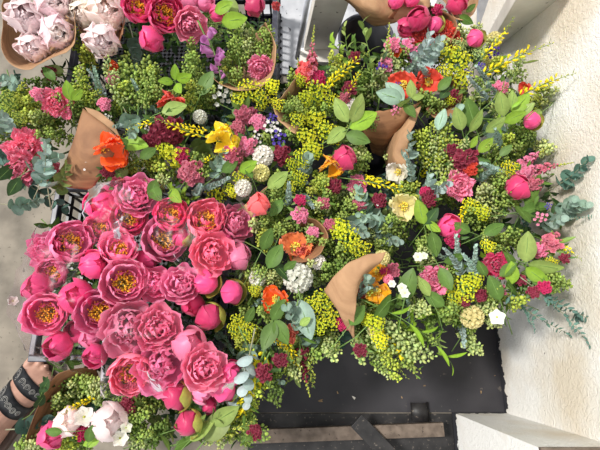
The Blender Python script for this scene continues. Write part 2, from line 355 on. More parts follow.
def mk_EU(k):        # yellow bracted cluster, R .04
    o, g, m = MB(), MB(), MB()
    for j in range(11):
        q = math.sqrt((j+.4)/11); a = j*2.399+rnd.uniform(-.2,.2); c = Vector((q*.034*math.cos(a), q*.034*math.sin(a), .014*(1-q*q)+rnd.uniform(-.004,.004)))
        d = Vector((c.x*14, c.y*14, 1)).normalized(); tube(g, [(0,0,-.05), c*.6-Vector((0,0,.012)), c-d*.004], [.0012,.0009,.0008], 4, W1, False)
        for e in range(4):
            b = 2*PI*e/4+a; fr = frame(d); p = c + fr @ Vector((.0075*math.cos(b), .0075*math.sin(b), rnd.uniform(-.001,.003)))
            dd = (fr @ Vector((.5*math.cos(b), .5*math.sin(b), 1))).normalized(); fl5(o, p, dd, .0068, vary(rnd.choice([(1,1,1),(1,1,1),(.72,.86,1.1)]), .14, .05), (.8,.9,.7), 2+k%2, (50, 75)); bead(m, p, dd, .0035, .003, vary((1,1,1), .2))
        for e in range(3): b = rnd.uniform(0,6); leaf(g, c-d*.006, d*.3+Vector((math.cos(b), math.sin(b), 0)), d, .014, .006, .3, .2, vary(W1,.2), nu=3)
    return [('yellow_bracts', o.mesh('yellow_bracts','small'), 'main'), ('nectaries', m.mesh('nectaries','small'), 'lime'), ('leaves', g.mesh('leaves','leaf'), 'green'), ('stem', stem_part(.16, .002, -.045), 'stem')]
def mk_SD(k):        # cluster of frilly stock / snapdragon florets, R .035
    o, g = MB(), MB()
    for j in range(19):
        q = math.sqrt((j+.4)/19); a = j*2.399; c = Vector((q*.029*math.cos(a), q*.029*math.sin(a), .02*(1-q*q)-.002+rnd.uniform(-.003,.003)))
        d = (Vector((c.x*20, c.y*20, .9))+rv(.35)).normalized()
        if rnd.random() < .78: fl5(o, c-d*.004, d, .0115, vary(W1,.18,.06), (.65,.6,.62), 5, (30, 85)); fl5(o, c-d*.002, d, .0075, vary((1.1,1.1,1.1),.18), (.8,.75,.75), 4, (10, 50))
        else: bead(o, c-d*.004, d, .012, .007, vary((.9,.95,.8),.15))
        tube(g, [(0,0,-.03), c*.7-Vector((0,0,.01)), c-d*.004], .0009, 4, W1, False)
    return [('florets', o.mesh('florets','small'), 'main'), ('flower_stalks', g.mesh('flower_stalks','stem'), 'stem'), ('leaves', leafset(5, 0, -.02, .05, .016).mesh('leaves','leaf'), 'green'), ('stem', stem_part(.16, .0022, -.025), 'stem')]
def spine(L, bend, n=8):
    a = rnd.uniform(0, 6.28); return lambda s: Vector((math.cos(a)*bend*s*s, math.sin(a)*bend*s*s, L*s)) if s >= 0 else Vector((0,0,L*s))
def spine_stem(sp, r, back=.6, nm='stem'):
    m = MB(); ts = [-back, -back/2, 0, .2, .4, .6, .8, 1]; tube(m, [sp(t) for t in ts], [r*1.3, r*1.2, r*1.1, r, r*.9, r*.75, r*.55, r*.35], 5, W1); return m
def mk_LP(k):        # spray of flat round green seed pods (field pennycress), L .14
    L = .14; sp = spine(L, .02); o, g = MB(), spine_stem(sp, .0014); lf = MB()
    nb = 11
    for j in range(nb):
        s = .02+.9*j/(nb-1); a = j*2.399+rnd.uniform(-.3,.3); b0 = sp(s); ll = .05*(1-.55*s)*rnd.uniform(.8,1.15)
        if j == nb-1: ll = .03
        d = Vector((math.cos(a), math.sin(a), 1.1)).normalized() if j < nb-1 else Vector((0,0,1))
        tube(g, [b0, b0+d*ll*.5, b0+d*ll+Vector((0,0,ll*.25))], .0008, 4, W1, False)
        npod = int(4+ll*200)
        for e in range(npod):
            t = .22+.78*e/(npod-1); p = b0+d*ll*t+Vector((0,0,ll*.25*t*t)); b = e*2.4+a; fr = frame(d)
            dd = (fr @ Vector((math.cos(b), math.sin(b), .55))).normalized(); sz = (.0128 if t < .85 else .0085)*rnd.uniform(.8,1.15)
            q = p+dd*.0045*(1.1-t*.5); bead(o, q, dd+rv(.35), sz, sz*.9, vary((1,1,1) if t < .8 else (1.12,1.08,.9), .22, .06), sz*.5, 6)
    for j in range(4): a = rnd.uniform(0,6.28); leaf(lf, sp(rnd.uniform(-.1,.5)), (math.cos(a), math.sin(a), .8), (0,0,1), .035, .009, .4, .2, vary(W1,.2), nu=4)
    return [('seed_pods', o.mesh('seed_pods','small'), 'main'), ('leaves', lf.mesh('leaves','leaf'), 'green'), ('stem', g.mesh('stem','stem'), 'stem')]
def mk_BR(k):        # spike of yellow pea flowers ending in green buds, L .16
    L = .16; sp = spine(L, .03); o, b_, g = MB(), MB(), spine_stem(sp, .0014, .5); n = 30; lf = MB()
    for j in range(n):
        s = .06+.92*j/(n-1); a = j*2.3; d = Vector((math.cos(a), math.sin(a), 1.3-.2*s)).normalized(); p = sp(s)
        if s < .72:
            q = p+d*.005; z = rnd.uniform(.85,1.15)*(1.1-.4*s); bead(o, q, d+rv(.2), .017*z, .0058*z, vary((1,1,1), .1, .04)); tube(g, [p, q], .0006, 4, W1, False)
            if rnd.random() < .6: fr = frame(d, rv()).to_4x4(); fr.translation = q+d*.006; petal(o, rnd.uniform(0,6), .009*z, .010*z, 30, 60, .25, .06, (.95,.9,.8), (1.1,1.08,1), mat=fr, nu=4, nv=4)
        else: z = 1.25-s*.7; bead(b_, p+d*.002, d, .010*z, .0042*z, vary(W1,.15))
        if j % 4 == 0: leaf(lf, p, d+rv(.3), (0,0,1), .016, .004, .2, .2, vary(W1,.2), nu=3)
    return [('flowers', o.mesh('flowers','small'), 'main'), ('buds', b_.mesh('buds','small'), 'lime'), ('leaves', lf.mesh('leaves','leaf'), 'green'), ('stem', g.mesh('stem','stem'), 'stem')]
def mk_SN(k):        # snapdragon spike: frilly florets below, buds towards a green tip, L .14
    L = .14; sp = spine(L, .015); o, b_, g = MB(), MB(), spine_stem(sp, .002, .5); n = 34
    for j in range(n):
        s = .0+.98*j/(n-1); a = j*2.399; d = Vector((math.cos(a), math.sin(a), .55+.6*s)).normalized(); p = sp(s)+d*.006*(1.2-s)
        if s < .42: bead(o, p-d*.003, d, .012, .008, vary((.85,.85,.85),.15)); fl5(o, p+d*.004, d, .012, vary(W1,.15,.05), (.7,.6,.65), 5, (20, 85)); fl5(o, p+d*.005, d, .007, vary((1.15,1.15,1.1),.1), (.9,.8,.8), 3, (0, 50))
        elif s < .68: bead(o, p-d*.003, d, .013*(1.3-s*.8), .0085*(1.3-s*.8), vary((1,1,.98),.2))
        else: bead(b_, p-d*.003, d, .011*(1.4-s), .008*(1.4-s), vary(W1,.15))
    lf = MB()
    for j in range(6): a = rnd.uniform(0,6.28); leaf(lf, sp(rnd.uniform(-.35,0)), (math.cos(a), math.sin(a), .8), (0,0,1), .05, .012, .5, .2, vary(W1,.2))
    return [('florets', o.mesh('florets','small'), 'main'), ('buds', b_.mesh('buds','small'), 'lime'), ('leaves', lf.mesh('leaves','leaf'), 'green'), ('stem', g.mesh('stem','stem'), 'stem')]
def mk_FX(k):        # foxglove: hanging bells, L .12
    L = .12; sp = spine(L, .02); b_, g = MB(), spine_stem(sp, .0025, .5); parts = []
    for j in range(9):
        s = .02+.1*j; a = -1.0+j*1.2; d = Vector((math.cos(a)*1.0, math.sin(a), -.55)).normalized(); p = sp(s); z = 1.15-.6*s; m = MB()
        fr = frame(d, rv()); n = 9; vs, fs, cs = [], [], []
        for i, (t, r) in enumerate(((0,.003),(.25,.0065),(.55,.009),(.85,.0105),(1,.014))):
            for q in range(n): b = 2*PI*q/n; vs.append(p + fr @ Vector((math.cos(b)*r*z, math.sin(b)*r*z, (.004+.034*t+.003*math.cos(b)*(t>.9))*z))); cs.append((1,1-.1*t,1) if t > .2 else (1.2,1.5,.9))
        for i in range(4):
            for q in range(n): fs.append((i*n+q, i*n+(q+1)%n, (i+1)*n+(q+1)%n, (i+1)*n+q))
        m.add(vs, fs, cs); parts.append(('bell', m.mesh('bell','petal'), 'main'))
    for j in range(8): a = j*2.4; d = Vector((math.cos(a), math.sin(a), .4)); bead(b_, sp(.88+.015*j), d, .01-.0006*j, .006, vary(W1,.1))
    return parts + [('buds', b_.mesh('buds','small'), 'lime'), ('stem', g.mesh('stem','stem'), 'stem')]
def mk_EC(k):        # silver-dollar eucalyptus: pairs of round leaves, L .14
    L = .14; sp = spine(L, .03); o, g = MB(), spine_stem(sp, .0016, .45); n = 7
    for j in range(n):
        s = .04+.94*j/(n-1); a0 = (j % 2)*PI/2+rnd.uniform(-.3,.3)
        for e in (0, 1):
            a = a0+PI*e; d = Vector((math.cos(a), math.sin(a), .45+.7*s)); nr = Vector((-math.cos(a)*.6, -math.sin(a)*.6, .9))+rv(.35)
            rleaf(o, sp(s), d, nr, .0205*(1.12-.6*s)*rnd.uniform(.85,1.12), vary((1,1,1), .13, .04), rnd.uniform(.05,.25))
    return [('leaves', o.mesh('leaves','glauc'), 'main'), ('stem', g.mesh('stem','stem'), 'estem')]
def mk_EB(k):        # baby-blue eucalyptus: dense small round leaves, L .12
    L = .12; sp = spine(L, .02); o, g = MB(), spine_stem(sp, .0014, .5); n = 14
    for j in range(n):
        s = .02+.96*j/(n-1); a0 = j*1.2
        for e in (0, 1):
            a = a0+PI*e; d = Vector((math.cos(a), math.sin(a), .6+.8*s)); rleaf(o, sp(s), d, Vector((-math.cos(a)*.5, -math.sin(a)*.5, .9))+rv(.3), .0085*(1.15-.5*s)*rnd.uniform(.85,1.15), vary((1,1,1), .12, .04), .3)
    return [('leaves', o.mesh('leaves','glauc'), 'main'), ('stem', g.mesh('stem','stem'), 'estem')]
def mk_ES(k):        # slim eucalyptus twig, little oval leaves in pairs, L .2
    L = .2; sp = spine(L, .03); o, g = MB(), spine_stem(sp, .0011, .2); n = 17
    for j in range(n):
        s = .02+.97*j/(n-1)
        for e in (0, 1):
            a = j*.5+PI*e; leaf(o, sp(s), Vector((math.cos(a), math.sin(a), .45)), (0,0,1) if k else rv(), .017*(1.15-.5*s), .0085*(1.15-.5*s), .1, .1, vary(W1,.15), nu=4, shape=.8)
    return [('leaves', o.mesh('leaves','glauc'), 'main'), ('stem', g.mesh('stem','stem'), 'estem')]
def mk_LF(k):        # leafy branch, pointed glossy leaves, L .18
    L = .18; sp = spine(L, .03); o, g = MB(), spine_stem(sp, .0017, .35); n = 11
    for j in range(n):
        s = .0+.98*j/(n-1); a = j*2.6+rnd.uniform(-.3,.3); z = rnd.uniform(.85,1.15)*(1.1-.35*s)
        d = Vector((math.cos(a), math.sin(a), .5+s*1.2)); nr = Vector((-math.cos(a)*.7, -math.sin(a)*.7, .8))
        leaf(o, sp(s), d, nr, .055*z, .021*z, rnd.uniform(.2,.7), .16, vary(W1,.18,.04), wav=.03)
    return [('leaves', o.mesh('leaves','leaf'), 'main'), ('stem', g.mesh('stem','stem'), 'stem')]
def mk_LW(k):        # willowy stem of long narrow leaves, L .2
    L = .2; sp = spine(L, .05); o, g = MB(), spine_stem(sp, .0015, .3); n = 13
    for j in range(n):
        s = .0+.98*j/(n-1); a = j*2.5+rnd.uniform(-.3,.3); z = rnd.uniform(.85,1.15)*(1.1-.4*s)
        d = Vector((math.cos(a), math.sin(a), .8+s)); leaf(o, sp(s), d, Vector((-math.cos(a)*.7, -math.sin(a)*.7, .8)), .06*z, .012*z, rnd.uniform(.3,1.0), .2, vary(W1,.18,.04))
    return [('leaves', o.mesh('leaves','leaf'), 'main'), ('stem', g.mesh('stem','stem'), 'stem')]
def mk_BL(k):        # tip rosette of broad leaves facing up, R .05
    o = MB(); n = (5, 4, 6)[k % 3]
    for j in range(n):
        a = 2*PI*j/n+rnd.uniform(-.35,.35); d = Vector((math.cos(a), math.sin(a), rnd.uniform(.15,.6))); leaf(o, (0,0,-.004*j), d, (0,0,1), .052*rnd.uniform(.8,1.15), .025, rnd.uniform(.2,.6), .15, vary(W1,.15,.04), nu=7, wav=.03)
    for j in range(3): a = rnd.uniform(0,6.28); leaf(o, (0,0,.002), (math.cos(a)*.5, math.sin(a)*.5, 1), (-math.cos(a), -math.sin(a), .3), .022, .009, .2, .2, (1.15,1.15,1))
    return [('leaves', o.mesh('leaves','leaf'), 'main'), ('stem', stem_part(.16, .002, 0), 'stem')]
def mk_L1(k):        # a single broad leaf shown flat on its stalk, L .06 along +Z, face towards +Y
    o = MB(); leaf(o, (0,0,0), (0,0,1), (0,1,0), .06, .034, .15+.1*k, .14, W1, nu=9, wav=.02, shape=.85)
    g = MB(); tube(g, [(0,-.001,.05), (0,-.0015,0), (0,-.008,-.05), (0,-.03,-.1)], [.0004,.001,.0012,.0015], 5)
    return [('blade', o.mesh('blade','leaf'), 'main'), ('stalk', g.mesh('stalk','stem'), 'stem')]
def mk_JS(k):        # star flower of five petals, R .016
    parts = []; o, c = MB(), MB()
    fl5(o, (0,0,0), (0,0,1), .017, (1,1,1), (.9,.92,.75), 5 if k else 6, (70, 80)); bead(c, (0,0,-.001), (0,0,1), .004, .004, W1)
    return [('petals', o.mesh('petals','small'), 'main'), ('eye', c.mesh('eye','small'), 'lime'), ('stem', stem_part(.1, .001, 0), 'stem')]
def mk_JC(k):        # loose sprig of tiny flowers, R .025
    o, g = MB(), MB()
    for j in range(9):
        q = math.sqrt((j+.3)/9); a = j*2.4; c = Vector((q*.022*math.cos(a), q*.022*math.sin(a), rnd.uniform(-.012,.012))); fl5(o, c, c*20+Vector((0,0,1)), .0062, (1,1,1), (.9,.9,.9), 5, (60,80)); tube(g, [(0,0,-.03), c*.6-Vector((0,0,.012)), c], .0006, 4, W1, False)
    return [('florets', o.mesh('florets','small'), 'main'), ('flower_stalks', g.mesh('flower_stalks','stem'), 'stem'), ('stem', stem_part(.14, .0012, -.028), 'stem')]
RREF = dict(PW=.040, PO=.047, PG=.04, PB=.031, PD=.05, CN=.03, PP=.042, PK=.042, MM=.025, MD=.05, EU=.04, SD=.036, BL=.05, JS=.016, JC=.026)
LREF = dict(LP=.16, BR=.165, SN=.145, FX=.12, EC=.15, EB=.125, ES=.2, LF=.2, LW=.22, L1=.06)
NVAR = dict(PW=3, PO=3, PG=3, PD=3, LP=5, EU=3, SD=3, BR=3, SN=3, EC=4, EB=3, LF=4, LW=3, CN=2, PP=2, PK=1, MM=2, BL=3, JC=2, JS=2, L1=2, ES=2, FX=1, PB=2)
PROTO = {}
def proto(kind):
    if kind not in PROTO: PROTO[kind] = [globals()['mk_'+kind](k) for k in range(NVAR[kind])]
    return rnd.choice(PROTO[kind])
C = {'pink':(252,152,194), 'hot':(245,86,150), 'deep':(226,64,122), 'coral':(253,144,172), 'rose':(248,152,184), 'pale':(255,236,236), 'blush':(255,243,232), 'salmon':(246,116,116),
     'dusky':(214,120,140), 'burg':(150,56,76), 'magenta':(216,58,112), 'red':(238,84,66), 'orange':(246,100,22), 'apricot':(244,140,84), 'gold':(246,178,24), 'yellow':(255,240,44), 'cream':(244,234,170), 'white':(246,244,236),
     'acid':(232,228,48), 'violet':(88,64,168), 'mauve':(196,124,184), 'melon':(240,128,104),
     'pod':(160,184,94), 'podpale':(198,212,142), 'poddark':(116,142,68), 'podyel':(192,204,90),
     'sage':(150,176,158), 'silver':(172,194,186), 'teal':(92,124,112), 'olive':(132,148,84),
     'green':(86,116,50), 'bright':(134,168,54), 'dark':(52,78,40), 'light':(142,164,86), 'lime':(186,204,84)}
CL = {k: (*lin(v), 1) for k, v in C.items()}
KIND = dict(PW='double_peony', PO='peony', PG='peony', PB='peony_bud', PD='double_peony', CN='carnation', PP='poppy', PK='poppy', MM='pompom_flower', EU='spurge_cluster', SD='stock_flower', BL='leafy_shoot', JS='star_flower', JC='small_flower_sprig',
            LP='seed_pod_spray', BR='broom_spike', SN='snapdragon', FX='foxglove', EC='eucalyptus_sprig', EB='eucalyptus_sprig', ES='eucalyptus_twig', LF='leafy_branch', LW='willowy_branch', L1='broad_leaf')
CAT = dict(PW='peony', PO='peony', PG='peony', PB='peony bud', PD='peony', CN='carnation', PP='poppy', PK='poppy', MM='flower', EU='flower cluster', SD='flower cluster', BL='foliage', JS='flower', JC='flower sprig',
           LP='greenery', BR='flower spike', SN='snapdragon', FX='foxglove', EC='eucalyptus', EB='eucalyptus', ES='eucalyptus', LF='foliage', LW='foliage', L1='leaf')
GRP = dict(PW='pale double peonies', PO='open peonies', PG='rounded peonies', PB='peony buds with green caps', PD='double peonies', CN='ruffled carnations', PP='poppies', PK='poppies', MM='white pompom flowers', EU='yellow spurge clusters', SD='stock flower heads', BL='leafy shoots among the bouquets', JS='white star flowers', JC='sprigs of tiny flowers',
           LP='green seed-pod sprays in the bouquets', BR='yellow broom spikes', SN='snapdragon spikes', EC='round-leaved eucalyptus sprigs', EB='small-leaved eucalyptus sprigs', ES='slim eucalyptus twigs', LF='leafy branches in the bouquets', LW='narrow-leaved branches', L1='broad leaves showing among the flowers')
# ---------------------------------------------------------------- placing
def zc(u, v):
    z = .50
    if u < 255 and v > 190: z = .45
    if v > 365 and u < 130: z = .42
    if u > 480: z = .50 + min(1, (u-480)/110)*.09
    return z + .02*math.sin(u*.05)*math.cos(v*.06)
LAND = []
used = {}
todo = []
def place(kind, col, pos, axis, roll, sc, name=None):
    root = bpy.data.objects.new(name or KIND[kind], None); root.empty_display_size = .02; COL.objects.link(root)
    fr = frame(axis, (math.sin(roll), math.cos(roll), .05)); m = (fr @ Matrix.Rotation(roll, 3, 'Z')).to_4x4() if kind != 'L1' else fr.to_4x4()
    root.matrix_world = Matrix.Translation(pos) @ m @ Matrix.Diagonal((sc, sc, sc, 1))
    kk = rnd.uniform(.86, 1.1); made = {}
    for nm, me, role in proto(kind):
        o = bpy.data.objects.new(nm, me); COL.objects.link(o); o.parent = made.get({'pistil':'stamens','nectaries':'yellow_bracts','eye':'petals','inner_petals':'outer_petals'}.get(nm), root); made[nm] = o
        c = {'main': CL[col], 'green': (*lin(rnd.choice([(96,128,56),(112,140,66),(84,116,60)])), 1), 'cap': (*lin((170,176,88)), 1), 'white': (1,1,1,1), 'stem': (*lin((104,134,66)), 1),
             'estem': (*lin((142,140,112)), 1), 'lime': (*lin((196,200,86)), 1)}[role]
        if role in ('main', 'green'): c = (c[0]*kk, c[1]*kk*rnd.uniform(.95,1.05), c[2]*kk, 1)
        o.color = c
    return root
def head(kind, u, v, r, col, tdir=None, tilt=None, dz=0, label=None):
    z = zc(u, v) + dz + (.012 if kind in ('PO','PD','PG','PB','PW') else 0)
    p = P(u, v, z)
    if tdir is None: tdir, tilt = rnd.uniform(0, 360), rnd.uniform(5, 28)
    if kind in ('PG','PB'): tilt += 14
    look = (CAM - p).normalized(); t = math.radians(tilt); a = math.radians(tdir)
    lat = Vector((math.cos(a), math.sin(a), 0)); lat = (lat - look*lat.dot(look)).normalized()
    axis = look*math.cos(t) + lat*math.sin(t)
    o = place(kind, col, p, axis, a if kind == 'PB' else rnd.uniform(0, 6.28), r*px2m(p)/RREF[kind]*(1.05 if kind in ('PO','PD','PG','PB') and u < 255 and v > 185 else .88 if kind == 'EU' else 1))
    if kind == 'PB':   # turn the green cap towards its own side
        pass
    todo.append((o, kind, col, u, v, label)); return o
def spray(kind, u0, v0, u1, v1, col, z0=None, z1=None, label=None):
    z0 = zc(u0, v0) - .015 if z0 is None else z0; z1 = zc(u1, v1) + .02 if z1 is None else z1
    a, b = P(u0, v0, z0), P(u1, v1, z1); d = b-a
    want = {'LP':.75,'EB':.75,'EC':.7,'LF':.55,'LW':.5,'SN':.75,'BR':.6,'FX':.7}.get(kind, 0)*LREF[kind]
    k = 0
    while (b-a).length < want and z0 > .2 and k < 12: z0 -= .012; a = P(u0, v0, z0); k += 1
    d = b-a
    if kind == 'L1':
        look = (CAM-a).normalized(); n = look + rvv(.6); fr_y = (n - d.normalized()*n.dot(d.normalized())).normalized()
        o = place(kind, col, a, d, 0, d.length/LREF[kind]); x = fr_y.cross(d.normalized()).normalized()
        m = Matrix((x, fr_y, d.normalized())).transposed().to_4x4(); s = d.length/LREF[kind]
        o.matrix_world = Matrix.Translation(a) @ m @ Matrix.Diagonal((s, s, s, 1))
    else: o = place(kind, col, a, d, rnd.uniform(0, 6.28), d.length/LREF[kind])
    todo.append((o, kind, col, (u0+u1)/2, (v0+v1)/2, label)); return o
def rvv(a): return Vector((rnd.uniform(-a,a), rnd.uniform(-a,a), rnd.uniform(-a,a)))

